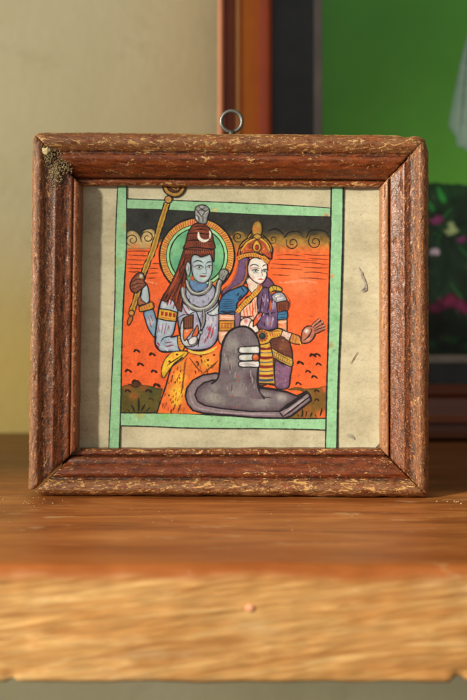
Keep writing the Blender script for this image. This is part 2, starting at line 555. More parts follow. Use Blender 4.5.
def rail(O0, O1, I0, I1, prof, mat, seed, r0=0, r1=0, gap=.0018, name='frame_rail', rough=1.0, zmin=None):
    O0, O1, I0, I1 = [Vector((p.x, 0, p.z)) for p in (O0, O1, I0, I1)]
    Ln = (O1 - O0).length
    N = int(Ln / .00042)
    n = len(prof)
    V, Fc, UV, G, R, BD_, LP_, AR_ = [], [], [], [], [], [], [], []
    lipf = .17
    acc = [0]
    for j in range(1, n):
        acc.append(acc[-1] + math.hypot((prof[j][0] - prof[j - 1][0]) * 17.4e-3, prof[j][1] - prof[j - 1][1]))
    hs = [p[1] for p in prof]
    # local convexity -> ridge / groove
    rg, gv = [0] * n, [0] * n
    for j in range(3, n - 4):
        av = (hs[max(0, j - 5)] + hs[min(n - 1, j + 5)]) / 2
        k = (hs[j] - av) / .0008
        rg[j] = max(0, min(1, k)); gv[j] = max(0, min(1, -k * 1.6))
    inw = (I0 + I1) / 2 - (O0 + O1) / 2
    inw.normalize()
    for i in range(N + 1):
        t = gap + (1 - 2 * gap) * i / N
        d0, d1 = t * Ln, (1 - t) * Ln
        for j, (u, h) in enumerate(prof):
            o = O0.lerp(O1, t); q = I0.lerp(I1, t)
            p = o.lerp(q, u)
            s = t * Ln
            if h > .003:
                e = max(0, 1 - u / .28)
                wv = noise.noise(Vector((s * 55, seed, 0))) * .00025 + noise.noise(Vector((s * 260, seed, u * 6))) * .00022 + \
                    min(0, noise.noise(Vector((s * 130, seed + 5, 1))) + .36) * -.0013
                p += inw * (wv * e * rough)
                iw = max(0, (u - .9) / .1)
                p += inw * (noise.noise(Vector((s * 90, seed + 3, 2))) * .00022 * iw)
                hh = h + (noise.noise(Vector((s * 120, u * 26, seed))) * .00008 + noise.noise(Vector((s * 480, u * 60, seed))) * .00007
                          + min(0, noise.noise(Vector((s * 170, u * 14, seed + 9))) + .34) * .0009) * rough * min(1, h / .009)
                # worn mitre ends and rounded outer corners
                for d, r in ((d0, r0), (d1, r1)):
                    hh -= .0006 * math.exp(-d / .0006) * (h > .009)
                    if r > 0 and d < r * 2.2:
                        k = 1 - d / (r * 2.2)
                        p += inw * (r * .55 * k ** 3 * max(0, 1 - u / .45))
                        hh -= r * .5 * k ** 3 * max(0, 1 - u / .45)
                if (h > .009): 
                    jag = noise.noise(Vector((u * 30, seed, 8))) * .0006
                    ends = max(0, 1 - d0 / .001) - max(0, 1 - d1 / .001)
                    p += (O1 - O0).normalized() * jag * ends
            else:
                hh = h
            if zmin is not None and p.z < zmin:
                p.z = zmin + (p.z - zmin) * .12 + noise.noise(Vector((p.x * 300, hh * 300, 2))) * .0003
            V.append((p.x, FH - hh, p.z))
            endw = max(0, 1 - min(d0, d1) / .0011) * (h > .009) * (.6 + .9 * noise.noise(Vector((u * 22, seed, 4))))
            AR_.append(1.0 + endw if h > .009 and u < .03 else (max(0, 1 - abs(u - .972) / .03) + max(0, endw) * 1.4 if h > .006 else 0)); BD_.append(max(0, min(1, (.42 - u) / .08)) * (h > .009)); LP_.append(max(0, min(1, (u - (1 - lipf)) / .02)))
            UV.append((s * 100, acc[j] * 100)); G.append(gv[j]); R.append(rg[j])
    for i in range(N):
        for j in range(n):
            a, b = i * n + j, i * n + (j + 1) % n
            Fc.append((a, a + n, b + n, b))
    Fc.append(tuple(range(n))); Fc.append(tuple(reversed(range(N * n, N * n + n))))
    o = mesh_obj(name, V, Fc, mat, frame)
    me = o.data
    ul = me.uv_layers.new(name='UVMap')
    li = np.zeros(len(me.loops), np.int32); me.loops.foreach_get('vertex_index', li)
    ul.data.foreach_set('uv', np.array(UV, np.float32)[li].ravel())
    for nm, arr in (('groove', G), ('ridge', R), ('bead', BD_), ('lip', LP_), ('arris', AR_)):
        a = me.attributes.new(nm, 'FLOAT', 'POINT'); a.data.foreach_set('value', np.array(arr, np.float32))
    bm = bmesh.new(); bm.from_mesh(me); bmesh.ops.recalc_face_normals(bm, faces=bm.faces); bm.to_mesh(me); bm.free()
    return o

A_, B_ = .0015, .006
oTL, oTR = loc(33, 131, A_), loc(428, 134.5, A_)
oBL, oBR = loc(32.5, 497, A_), loc(429, 499, A_)
lTL, lBL = loc(31, 132, A_), loc(27, 497, A_)
rTR, rBR = loc(429.6, 136, A_), loc(429.6, 499, A_)
oBL.z = oBR.z = .0003; rBR.z = .0004
iTL, iTR, iBR, iBL = loc(80.5, 184.5, B_), loc(380.5, 186.5, B_), loc(381, 449.5, B_), loc(76.5, 449.5, B_)
iBLb = loc(77.5, 449.8, B_)
M_top = rail_wood('top rail wood', 1, (142, 68, 28), (76, 31, 12), speck=.08, chip=.015, dirt=.3, bead=.05, scuff=.34, chipcol=(212, 160, 96))
M_bot = rail_wood('bottom rail wood', 2, (130, 60, 27), (70, 28, 12), speck=.08, chip=.01, dirt=.4, chipcol=(216, 160, 94), bead=.062, scuff=.36)
M_lef = rail_wood('left rail wood', 3, (146, 80, 45), (62, 30, 18), speck=.58, chip=.0, dirt=.62, bead=.03, lipcol=(156, 84, 44), scuff=.3, chipcol=(210, 150, 98))
M_rig = rail_wood('right rail wood', 4, (144, 78, 41), (62, 30, 17), speck=.66, chip=.005, dirt=.55, bead=.02, lipcol=(192, 130, 88), scuff=.3, chipcol=(208, 150, 94))
rail(oTL, oTR, iTL, iTR, profile(7.4, 2.4, 0, .1), M_top, 1.3, r0=.0016, r1=.0034)
rail(oBR, oBL, iBR, iBLb, profile(9.5, 2.6, 0, .1), M_bot, 7.7, r0=.0008, r1=.0022)
rail(lBL, lTL, iBL, iTL, profile(12.6, 2.4, .9, .15), M_lef, 3.1, r0=.001, r1=.0022, zmin=loc(30, 488.6, A_).z)
rail(rTR, rBR, iTR, iBR, profile(11.5, 3.2, .9, .4), M_rig, 5.9, r0=.0036, r1=.001)

# hanging eye screwed into the top edge
g = NT('dull iron')
gn = g.noise(g.obj(), 700, 6, .7)
M_iron = g.done(g.mix(g.sstep(gn, .5, .7), S(120, 116, 112), S(86, 66, 52)), g.math('ADD', .28, g.math('MULTIPLY', gn, .3)), g.bump(gn, .3, .0003), metal=.85)
def tube(path, rad, mat, name, parent, closed=False, sides=14):
    n = len(path); V, Fc = [], []
    for i, p in enumerate(path):
        a = path[i - 1] if (closed or i > 0) else path[i]
        b = path[(i + 1) % n] if (closed or i < n - 1) else path[i]
        d = (b - a).normalized()
        up = Vector((0, 1, 0)); sx = d.cross(up).normalized(); sy = sx.cross(d)
        r = rad(i / max(1, n - 1)) if callable(rad) else rad
        for k in range(sides):
            an = 2 * math.pi * k / sides
            V.append(p + sx * r * math.cos(an) + sy * r * math.sin(an))
    for i in range(n if closed else n - 1):
        for k in range(sides):
            i2 = (i + 1) % n
            Fc.append((i * sides + k, i * sides + (k + 1) % sides, i2 * sides + (k + 1) % sides, i2 * sides + k))
    if not closed:
        Fc.append(tuple(range(sides))); Fc.append(tuple(reversed(range((n - 1) * sides, n * sides))))
    return mesh_obj(name, V, Fc, mat, parent)
rc = loc(231.6, 121.5, .008)
rr = 10.4 * .000384
path = [rc + Vector((rr * math.cos(a), .0006 * (a / 6.0 - .5), rr * 1.0 * math.sin(a))) for a in [math.radians(-84 + i * 348 / 44) for i in range(45)]]
path += [rc + Vector((-.0002, .0003, -rr - .0015)), rc + Vector((0, .0003, -rr - .006))]
path = [path[0] + Vector((0, -.0002, 0))] + path[1:]
tube(path, lambda t: .00078 if t < .95 else .0009, M_iron, 'hanging_eye', frame)

# crumbly grey mud stuck in the top left corner
g = NT('dried mud')
o_ = g.obj()
m1 = g.noise(o_, 900, 6, .75)
mc = g.ramp(m1, [(.3, S(66, 56, 44)), (.46, S(138, 120, 90)), (.6, S(176, 154, 114)), (.75, S(214, 184, 134))])
m2 = g.noise(o_, 420, 4, .6)
mc = g.mix(g.math('MULTIPLY', g.sstep(m2, .55, .68), .7), mc, S(78, 72, 62))
M_mud = g.done(mc, .95, g.bump(m1, .9, .0006), spec=.1)
def mud():
    V, Fc = [], []
    def cluster(cx, cy, n, sx, sy, h0, rmin, rmax):
        for _ in range(n):
            px = max(38, random.gauss(cx, sx)); py = max(140, random.gauss(cy, sy))
            r = random.uniform(rmin, rmax)
            # seat on the moulding: roughly the groove level, higher in the middle of the lump
            k = math.exp(-((px - cx) / (sx * 1.6)) ** 2 - ((py - cy) / (sy * 1.6)) ** 2)
            h = h0 + .0004 * k
            c = loc(px, py, FH - h)
            bm = bmesh.new(); bmesh.ops.create_icosphere(bm, subdivisions=1 if r < .0005 else 2, radius=r)
            sd = random.uniform(0, 50)
            base = len(V)
            for v in bm.verts:
                V.append(c + v.co * (1 + .55 * noise.noise(v.co / r * 1.3 + Vector((sd, 0, 0)))))
            bm.verts.index_update()
            for f in bm.faces: Fc.append(tuple(base + v.index for v in f.verts))
            bm.free()
    cluster(55, 165, 240, 5.5, 8.0, .0151, .00012, .00048)
    cluster(47, 155, 120, 4.2, 4.8, .0163, .00012, .00045)
    cluster(56, 181, 80, 2.6, 5.0, .0152, .00012, .00045)
    cluster(65, 166, 80, 3.4, 4.2, .0146, .00012, .00045)
    cluster(50, 163, 12, 5, 8, .0152, .0004, .0008)
    return mesh_obj('mud_clump', V, Fc, M_mud, frame)
mud()['label'] = 'crumbly grey dried mud on the top left corner'
g = NT('pale putty'); M_putty = g.done(g.mix(g.noise(g.obj(), 600, 5), S(196, 172, 120), S(232, 214, 168)), .9, g.bump(g.noise(g.obj(), 900), .5, .0004))
blob('plaster_dab', loc(46, 151, FH - .0168), .0016, .0010, .0014, M_putty, frame, 5, .6)

# backing board behind the sheet
LP = .0128   # sheet depth behind the front of the moulding
def board(name, x0, x1, z0, z1, y0, y1, mat, parent):
    V = [(x, y, z) for y in (y0, y1) for z in (z0, z1) for x in (x0, x1)]
    Fc = [(0, 1, 3, 2), (4, 6, 7, 5), (0, 4, 5, 1), (2, 3, 7, 6), (0, 2, 6, 4), (1, 5, 7, 3)]
    return mesh_obj(name, V, Fc, mat, parent, smooth=False)
g = NT('backing wood'); M_back = g.done(g.mix(g.noise(g.map(g.obj(), (20, 20, 300)), 1), S(90, 60, 36), S(130, 92, 58)), .8)
pa, pb = loc(72, 456, LP), loc(389, 180, LP)
board('backing_board', pa.x - .004, pb.x + .004, pa.z - .004, pb.z + .004, LP + .0008, LP + .0030, M_back, frame)
# the sheet itself, gently cockled
def sheet():
    NX, NZ = 230, 200
    V, Fc = [], []
    for j in range(NZ + 1):
        for i in range(NX + 1):
            u, v = i / NX, j / NZ
            x, z = pa.x + (pb.x - pa.x) * u, pa.z + (pb.z - pa.z) * v
            edge = min(u, 1 - u, v, 1 - v)
            # torn lower right corner
            px = 72 + u * 317; py = 456 - v * 276
            V.append((x, LP + .00004 + .00022 * noise.noise(Vector((x * 45, z * 30, 2))) * max(0, 1 - edge * 6) + .00025 * max(0, 1 - edge * 6), z))
    for j in range(NZ):
        for i in range(NX):
            u, v = (i + .5) / NX, (j + .5) / NZ
            px = 72 + u * 317; py = 456 - v * 276
            if False and (px - 374) + (py - 449) * .58 > noise.noise(Vector((px * .3, py * .3, 0))) * 1.6 and py > 430 and px > 370: continue
            a = j * (NX + 1) + i
            Fc.append((a, a + 1, a + NX + 2, a + NX + 1))
    return mesh_obj('painting', V, Fc, M_paper, frame)
sheet_o = sheet()
def on_sheet(x, y, z): return loc(x, y, LP - .00028 - z)
def art(name): return Art(name, on_sheet, M_paint, sheet_o)

K = (30, 25, 26)          # ink
MINT = (150, 202, 154)
OR = (244, 100, 34)

# stray marks on the bare paper
a = art('paper_stain')
a.stroke([(357.4, 263), (359, 268), (361, 272), (362.4, 276), (364.4, 280), (365.4, 285), (364.6, 288.6), (362, 290)], 1.1, (162, 150, 142), taper=.7, jit=.9)
a.fill([(361, 270.6), (363, 272), (363.4, 277), (365.8, 281), (366.8, 287), (366, 291.4), (362.4, 292), (361, 290), (363.8, 287.6), (363.4, 282), (361, 277)], (158, 145, 140), var=.4, edge=((180, 170, 150), 1.3), blobs=[(364.4, 289, 3.2, (120, 104, 114)), (362, 274, 2.6, (134, 120, 126))], grid=.9, soft=.8)
a.build('purple ink smear on the right margin')
a = art('paper_fibre')
a.stroke([(350.5, 364), (354, 358), (357.5, 352)], .8, (130, 92, 50)); a.build()
a = art('paper_stain')
a.stroke([(347, 434), (352, 437), (354, 439)], 3.0, (172, 162, 138)); a.stroke([(348, 436), (354, 439)], .9, (156, 147, 126))
a.build('grey smudge near the lower right corner')

a = art('torn_corner')
a.fill([(373.6, 452), (376, 447), (378.4, 444.6), (380, 440.6), (382.4, 436.6), (386, 436), (386, 453)], (132, 114, 80), var=.25, edge=((78, 66, 46), 1.3), grid=1.2)
a.build('torn lower right corner showing brown backing')

# orange ground of the picture
a = art('orange_background')
a.fill([(126.5, 208), (190, 210.5), (265, 214.5), (330.5, 216.5), (329, 290), (327.5, 350), (326, 419), (260, 418.5), (180, 413.5), (121, 413), (122.5, 340), (125, 290), (127, 250)],
       OR, smooth=False, var=.10, grid=3.2, blobs=[(300, 282, 26, (244, 122, 66)), (140, 300, 30, (242, 104, 44)), (312, 350, 24, (236, 92, 34))])
for ys, xa, xb in ((251, 127, 151), (255, 128, 156), (260, 127, 149), (264, 127, 150), (268, 127, 147), (271.5, 128, 140), (263, 152, 160), (268, 149, 159), (273, 148, 159), (278, 147, 156)):
    a.stroke([(xa, ys + random.uniform(-.6, .6)), ((xa + xb) / 2, ys + random.uniform(-.5, .8)), (xb, ys + random.uniform(-.3, 1.2))], .85, (58, 30, 20))
for ys, xa, xb in ((251, 272, 328), (255, 276, 305), (254.5, 303, 329), (259, 274, 318), (258.5, 308, 329), (263.5, 271, 300), (263, 298, 328), (268.5, 270, 303), (267, 303, 329), (272, 304, 328), (275, 272, 290), (278, 299, 327)):
    a.stroke([(xa, ys + random.uniform(-.6, .6)), ((xa + xb) / 2, ys + random.uniform(-.3, 1.2)), (xb, ys + 1 + random.uniform(-.3, 1.4))], .8, (70, 34, 20))
a.stroke([(279, 283), (290, 282), (304, 281), (318, 283)], 2.2, (240, 140, 96)); a.stroke([(128, 281), (136, 279), (158, 284)], 1.8, (244, 140, 96))
def tick(x, y, s=1.0):
    a.stroke([(x - 3 * s, y + 1.2 * s), (x - 1.2 * s, y - 1.3 * s), (x, y - .2)], 2.3 * s, (50, 24, 12))
    a.stroke([(x - .4, y - 1.4 * s), (x + 1.4 * s, y + .1), (x + 3 * s, y + 1.5 * s)], 2.2 * s, (50, 24, 12))
for p in ((137, 351), (152.5, 354.5), (140.6, 364.5), (128.6, 371), (154.3, 371.5), (313, 355.5), (317.5, 355), (300.5, 363), (318.8, 364.3), (308.3, 371.6), (314.6, 377), (298.6, 383.6)):
    tick(p[0], p[1], random.uniform(.9, 1.15))
a.build()

a = art('ground_patch')
a.fill([(121.5, 413), (121.6, 390), (124, 385.5), (132, 384), (142, 384.5), (151, 386), (158, 388), (163, 389), (160, 400), (156, 413)], (94, 82, 30), var=.2,
       blobs=[(134, 396, 7, (160, 92, 32)), (128, 386, 9, (150, 84, 30)), (144, 386, 9, (140, 80, 30)), (152, 392, 10, (70, 74, 34))], grid=1.6)
for p, s in (((136.6, 382.5), 1.5), ((157, 385.5), 1.2), ((128, 391), 1.0), ((148.7, 391), 1.1), ((151, 399), .7)): tick(*p, s)
TW = (((138.5, 412), (138.6, 398), 2.4), ((134.5, 412), (131.5, 405), 1.9), ((141, 411), (145, 404), 2.0), ((146, 411.5), (150, 407), 1.3), ((129.5, 412), (127, 409), 1.3),
      ((302, 417), (302.5, 409), 2.0), ((305.5, 417), (306.5, 411), 1.2), ((310, 417), (312, 412), 1.4), ((299, 417), (297, 414), 1.2), ((320, 416), (322, 408), 2.0), ((316, 417), (315, 414), 1.2))
def twigs(lst):
    for p, q, w_ in lst: a.stroke([p, ((p[0] + q[0]) / 2 + .3, (p[1] + q[1]) / 2), q], w_, (36, 34, 18))
a.fill([(127, 383.5), (131, 384), (136, 381), (141, 384), (136, 388)], (90, 50, 22))
twigs(TW[:5])
a.build()
a = art('ground_patch')
a.fill([(288, 390), (296, 387), (306, 388.5), (318, 387.5), (327, 388), (326.2, 418), (286, 418), (300, 404), (310, 396), (300, 391)], (122, 86, 28), var=.2,
       blobs=[(322, 416, 9, (238, 100, 38)), (318, 394, 10, (124, 82, 30)), (305, 412, 10, (170, 96, 34)), (325, 388, 6, (232, 98, 38))], grid=1.6)
for p, s in (((317, 391), .9), ((317, 400), .8)): tick(*p, s)
twigs(TW[5:])
a.build()

a = art('dark_sky')
def skyc(x, y):
    t = min(1, max(0, (y - 228 - 3 * noise.noise(Vector((x * .12, 3, 0)))) / 14))
    t = t * t * (3 - 2 * t)
    if x < 200:
        return (47, 48, 46) if y < 240 else (120, 84, 44)
    lo = (126, 96, 42); top = (47, 46, 43)
    return tuple(p * (1 - t) + q * t for p, q in zip(top, lo))
a.fill([(126.8, 208.3), (190, 210.5), (265, 214.8), (330.6, 216.6), (330.4, 243), (318, 242), (300, 243), (285, 242), (272, 243), (236, 243), (232, 236),
        (200, 240), (165, 241), (157, 243), (142, 243), (127, 243)], (47, 47, 45), smooth=False, var=.25, grid=2.0, grad=skyc)
a.build()

a = art('cloud_scroll')
CR = (204, 172, 112); OC = (146, 108, 46)
a.fill([(127, 248), (127, 235), (129, 231.5), (134, 231), (138, 234), (141, 238), (143, 232), (148, 229), (153, 230), (157, 235), (154, 246), (149, 249), (138, 249)], CR, var=.15,
       blobs=[(135, 249, 9, (240, 130, 60)), (150, 249, 8, (238, 132, 62))])
a.spiral(132.5, 240, 6.4, 1.5, 2.0, 1.0); a.spiral(147.5, 237.5, 7.2, 1.5, 2.4, 1.1)
a.stroke([(139, 233), (144, 229.5), (150, 229)], .9)
a.build()
a = art('cloud_scroll')
def cloudc(x, y):
    t = min(1, max(0, (y - 236) / 15)); b = .5 + .5 * math.sin(x * .27)
    c0 = (112 + 22 * b, 86 + 14 * b, 38); c1 = (168, 122, 50); c2 = (230, 108, 42)
    return tuple(p * (1 - 2 * t) + q * 2 * t for p, q in zip(c0, c1)) if t < .5 else tuple(p * (2 - 2 * t) + q * (2 * t - 1) for p, q in zip(c1, c2))
for ps in ([(231, 252), (231, 240), (236, 232), (243, 233), (246, 240), (243, 252)],
           [(266, 252.5), (266, 240), (271, 235.5), (279, 234.5), (285, 238), (290, 236), (298, 235), (305, 239), (311, 236), (320, 235.4), (329.4, 240), (329.2, 253.5), (305, 253), (285, 253)]):
    a.fill(ps, OC, var=.3, grid=1.5, grad=cloudc)
a.spiral(238, 237, 5.4, 1.3, 1.0, 1.2); a.spiral(273, 239.5, 4.4, 1.2, 2.6, .9, sgn=-1)
a.spiral(292.5, 243, 6.8, 1.45, 3.7, 1.1, sgn=-1); a.spiral(315, 242, 7.0, 1.45, 3.9, 1.1, sgn=-1)
a.stroke([(284, 238), (289, 232.5), (297, 231.5), (303, 234)], 1.6); a.stroke([(306, 238), (310, 231), (318, 230), (326, 232), (329, 237)], 1.8)
a.stroke([(268, 231), (276, 229), (284, 234)], 2.0)
a.build()

a = art('green_border')
LB = [(118, 184), (116.6, 215), (115.6, 250), (115, 295), (113, 350), (110.7, 400), (108.8, 451)]
RB = [(126.8, 184), (126.8, 215), (126.6, 250), (124, 292), (122.2, 340), (121, 400), (119.4, 451)]
def band(L, R, col=MINT, **k): a.fill(L + R[::-1], col, smooth=False, var=.09, grid=2.2, **k)
band(LB, RB, blobs=[(126, 226, 6, (176, 170, 110)), (114, 330, 8, (170, 196, 140)), (118, 262, 7, (166, 190, 130))])
TT = [(127, 198.6), (160, 199.8), (190, 201.2), (230, 202.8), (265, 204), (300, 206), (331, 208)]
TBm = [(127, 208.6), (160, 209.6), (190, 210.8), (230, 213), (265, 215), (300, 216), (330.5, 216.6)]
band(TT, TBm, blobs=[(326, 216, 4, (236, 120, 60)), (215, 211, 5, (200, 180, 110))])
BT = [(121, 412.8), (150, 412.8), (180, 413.2), (230, 416), (260, 418), (295, 418.4), (326, 418.6)]
BBm = [(121, 425.6), (150, 426.5), (180, 427.6), (220, 428.2), (260, 428.8), (300, 429.2), (325.6, 429.8)]
band(BT, BBm, blobs=[(140, 414, 8, (176, 176, 96)), (165, 414, 9, (120, 190, 110))])
RL = [(331.6, 185), (330.6, 230), (329, 290), (328, 340), (327, 380), (325.3, 451)]
RR = [(343, 185), (342.6, 240), (341, 300), (340, 340), (338, 380), (336.7, 451)]
band(RL, RR, blobs=[(332, 276, 3, (226, 130, 60)), (331, 345, 5, (170, 150, 90)), (337, 318, 6, (120, 190, 120))])
for L, w_ in ((LB, 1.2), (RB, 1.5), (TT, 1.1), (TBm, .7), (BT, 1.5), (BBm, 1.2), (RL, 1.8), (RR, 1.9)):
    a.stroke([(x + random.uniform(-.3, .3), y + random.uniform(-.25, .25)) for x, y in L], w_, (34, 34, 32), taper=.15)
a.build()

# ---- halo
a = art('halo')
HXc, HYc = 197, 256
def ring(r, **k): return [(HXc + r * .99 * math.cos(t), HYc + r * math.sin(t)) for t in [2 * math.pi * i / 40 for i in range(40)]]
a.fill(ring(38), (214, 166, 62), var=.12)
for i in range(92):
    t = 2 * math.pi * i / 92 + random.uniform(-.01, .01)
    a.stroke([(HXc + r * math.cos(t + (r - 34) * .006), HYc + r * math.sin(t + (r - 34) * .006)) for r in (31.4, 34.4, 36.8)], 1.2, (198, 84, 50), taper=.5)
a.stroke(ring(38) + [ring(38)[0]], 1.9, K, taper=0)
a.fill(ring(31), (152, 212, 150), var=.07, line=(K, .8))
a.fill(ring(27.6), (98, 168, 122), var=.18, blobs=[(174, 250, 16, (124, 190, 140)), (222, 254, 14, (120, 188, 136)), (180, 262, 10, (84, 158, 124))], line=(K, 1.2))
a.build()

# ---- staff with its disc
a = art('staff')
a.fill([(162.6, 184), (185.4, 184), (185, 189), (182, 194), (177, 196.8), (171, 196.3), (165.6, 193), (163, 188)], (186, 134, 56), var=.15, line=(K, 1.5))
a.fill([(166, 183.5), (182, 183.5), (181.5, 188), (178, 192), (172.5, 192.4), (168, 189.5)], (92, 52, 30), var=.3, line=(K, .9))
a.strokes([[(169, 185), (173, 188), (176, 190)], [(172, 185), (177, 188)], [(180, 185), (177, 190)]], 1.3, (206, 150, 60))
ST = [(167.2, 203), (160, 226), (153, 250), (146.8, 265), (141, 281), (136.5, 297), (132, 311)]
a.stroke(ST, 6.6, K, taper=0); a.stroke(ST, 4.5, (204, 156, 56), taper=0, var=.3)
for p, q in zip(ST[:-1], ST[1:]):
    n_ = int(math.dist(p, q) / 2.4)
    for i in range(n_):
        t = (i + .5) / n_; x, y = p[0] + (q[0] - p[0]) * t, p[1] + (q[1] - p[1]) * t
        a.stroke([(x - 1.8, y + 1.7), (x + 1.7, y - 1.3)], .8, (122, 74, 26))
a.ell(168.3, 199.6, 3.8, 3.8, (212, 160, 80), line=(K, 1.2)); a.ell(168.3, 199.4, 1.5, 1.5, (226, 140, 80))
a.ell(131.5, 313, 2.9, 2.9, (222, 150, 50), line=(K, 1.0))
a.fill([(129.5, 316), (132.5, 316.5), (132, 321), (128.6, 325.5), (127.2, 322)], (196, 112, 44), line=(K, .9))
a.build()

# ---- the blue figure
SK = (172, 186, 204); SKD = (104, 120, 156); LAV = (166, 168, 192)
INK = (32, 26, 32)
a = art('painted_man')
# raised forearm and hand on the staff
a.fill([(143.5, 314), (145, 311), (151, 308), (154, 311), (157.5, 325), (158, 338), (153.5, 336.5), (148, 328)], (128, 162, 190), edge=((70, 108, 150), 2.4), line=(INK, 1.3), blobs=[(150, 322, 6, (190, 206, 216))], grid=1.3)
a.strokes([[(148, 316), (151, 324)], [(150.5, 315), (153, 322)], [(149, 322), (152, 328)]], .9, (176, 50, 60))
a.fill([(139, 307), (146, 304), (152, 302), (154, 306), (153, 308.5), (147, 310.5), (140, 311.5)], (216, 150, 52), line=(INK, 1.1), grid=1.2)
a.strokes([[(142 + 2.6 * i, 310 - .9 * i), (141.5 + 2.6 * i, 307 - .9 * i)] for i in range(5)], 1.0, (186, 60, 40))
a.fill([(143.5, 284), (146.5, 284), (148.5, 290), (149.5, 300), (147, 303.5), (142, 304), (138.5, 306), (137.6, 301), (140.5, 296), (142, 290)], (182, 198, 208), edge=((124, 116, 130), 1.8), line=(INK, 1.2), grid=1.2)
a.fill([(138.5, 306), (137.6, 300), (140, 296), (142, 300), (146, 303.5), (141, 305)], (168, 100, 70), line=(INK, .8), grid=1.2)
a.fill([(134.5, 276), (138, 273), (142.5, 273), (144.5, 277), (144, 281), (146, 284), (144, 287), (140, 290), (136, 293), (131.5, 291), (130, 286), (131.5, 280)], (134, 74, 52), var=.2, line=(INK, 1.2), grid=1.2)
a.strokes([[(131, 282.5), (137, 279.5), (143, 280)], [(130.6, 286), (137, 283.5), (144, 284)], [(131.5, 290), (137, 287), (142, 287)]], .9, INK)
a.strokes([[(133, 284), (136, 282.3)], [(134, 288), (138, 285.6)], [(137, 278), (140, 277)]], .8, (186, 120, 90))
a.ell(141, 276, 1.8, 2.0, (226, 226, 220)); a.ell(142.4, 277.6, 1.0, 1.0, (224, 196, 80))
# torso
a.fill([(176, 290), (170, 287), (182, 284), (197, 289), (211, 284), (217, 293), (218.6, 306), (219, 326), (217, 339), (211, 347), (200, 350), (188, 349), (181, 340), (178, 322), (176, 305)],
       LAV, var=.14, edge=((112, 98, 132), 3.5), line=(INK, 1.4), blobs=[(211, 320, 9, (196, 192, 208)), (189, 310, 8, (190, 200, 216)), (206, 338, 8, (178, 164, 190)), (199, 320, 6, (140, 132, 166))], grid=1.5)
a.fill([(207, 313), (213, 310), (218.5, 305), (219.5, 310), (217.5, 314.5), (211, 315.5)], (206, 216, 222), line=(INK, 1.0), grid=1.2)
a.strokes([[(212, 324), (209.5, 332), (207, 339)], [(213.5, 327), (212, 334), (210.5, 339)], [(210, 326), (208, 331)], [(206, 338), (204.5, 343)]], 1.5, (178, 46, 66))
a.strokes([[(184, 309), (188, 315), (191, 317)], [(186.5, 306), (190, 311)], [(183, 306), (185.5, 313)]], 1.1, (142, 40, 60))
a.stroke([(178, 318), (183, 315), (190, 314), (196, 311)], 1.2, INK)
# near arm
a.fill([(172, 286), (178, 293), (180, 302), (178, 311), (176, 322), (173.5, 333), (171, 337), (181, 336.5), (180.5, 350.5), (170, 351.5), (161, 351), (155.5, 346), (155, 336), (157.5, 318), (160, 304), (165, 293)],
       SK, var=.12, edge=(SKD, 3.2), line=(INK, 1.4), blobs=[(166, 303, 7, (200, 208, 214)), (165, 342, 8, (150, 176, 200)), (162, 328, 6, (186, 190, 208))], grid=1.4)
a.stroke([(160.5, 343), (163, 338.5), (168, 336.6), (174, 336.3)], 1.2, INK)
a.strokes([[(159, 325), (157.5, 333)], [(163, 323), (161.5, 334)], [(166.5, 323), (164, 335)], [(169, 325), (167.5, 331)]], .9, (150, 60, 84))
a.strokes([[(165, 343), (172, 342)], [(166, 346.5), (174, 345)], [(157, 342), (160, 346)], [(156.5, 345), (160, 349)], [(169, 300), (167, 306)], [(173, 296), (170, 305)], [(176, 300), (173, 309)]], 1.4, (150, 40, 64))
a.fill([(158.6, 308.5), (168, 309.5), (177.3, 312.4), (176, 321.5), (166, 320.5), (157.6, 318.5)], (222, 170, 52), smooth=False, line=(INK, 1.3), grid=1.3)
for i in range(4):
    x = 161 + i * 4
    a.fill([(x, 311.2 + i * .6), (x + 2.8, 311.6 + i * .6), (x + 2.4, 315.8 + i * .6), (x - .4, 315.4 + i * .6)], (190, 50, 34), smooth=False, grid=1)
a.stroke([(158.4, 316.6), (166, 318), (176, 319.6)], 1.5, (206, 120, 44))
# bracelet and the hand with the drum
a.fill([(177.5, 336), (181.5, 335), (184, 340), (184.5, 347), (182, 351), (178.6, 348), (177.5, 342)], (220, 152, 50), line=(INK, 1.1), grid=1.2)
a.strokes([[(178.5, 339 + 2.8 * i), (183, 338 + 2.8 * i)] for i in range(4)], 1.0, (184, 64, 40))
a.fill([(181.5, 322), (184, 318), (186, 324), (186, 334), (189, 342), (196, 338), (198, 342), (194, 346), (185, 346), (181, 340), (180, 330)], (206, 208, 212), edge=((140, 124, 140), 1.8), line=(INK, 1.2), grid=1.2)
a.fill([(183.5, 318), (188, 315.5), (193.5, 314.6), (193, 328), (183.6, 328.6)], (132, 74, 44), smooth=False, line=(INK, 1.1), grid=1.3)
a.strokes([[(185 + 1.9 * i, 317 - .4 * i), (184.8 + 1.9 * i, 328)] for i in range(5)], .8, (72, 36, 26))
a.fill([(183.8, 329), (193, 328.5), (191, 333), (187, 338), (184.5, 341), (183, 335)], (224, 112, 58), line=(INK, .9), grid=1.2)
a.fill([(193, 333), (197.5, 325), (198.5, 331), (197, 336), (192, 337)], (224, 104, 50), line=(INK, 1.0), grid=1.2)
a.fill([(188, 340), (193, 336.6), (197, 337), (196, 343), (190, 345)], (214, 210, 214), line=(INK, .9), grid=1.2)
a.ell(187, 331, 1.3, 1.0, (228, 222, 214))
a.stroke([(196, 311), (200, 322), (201, 331), (199, 340), (198, 347)], 1.8, INK); 
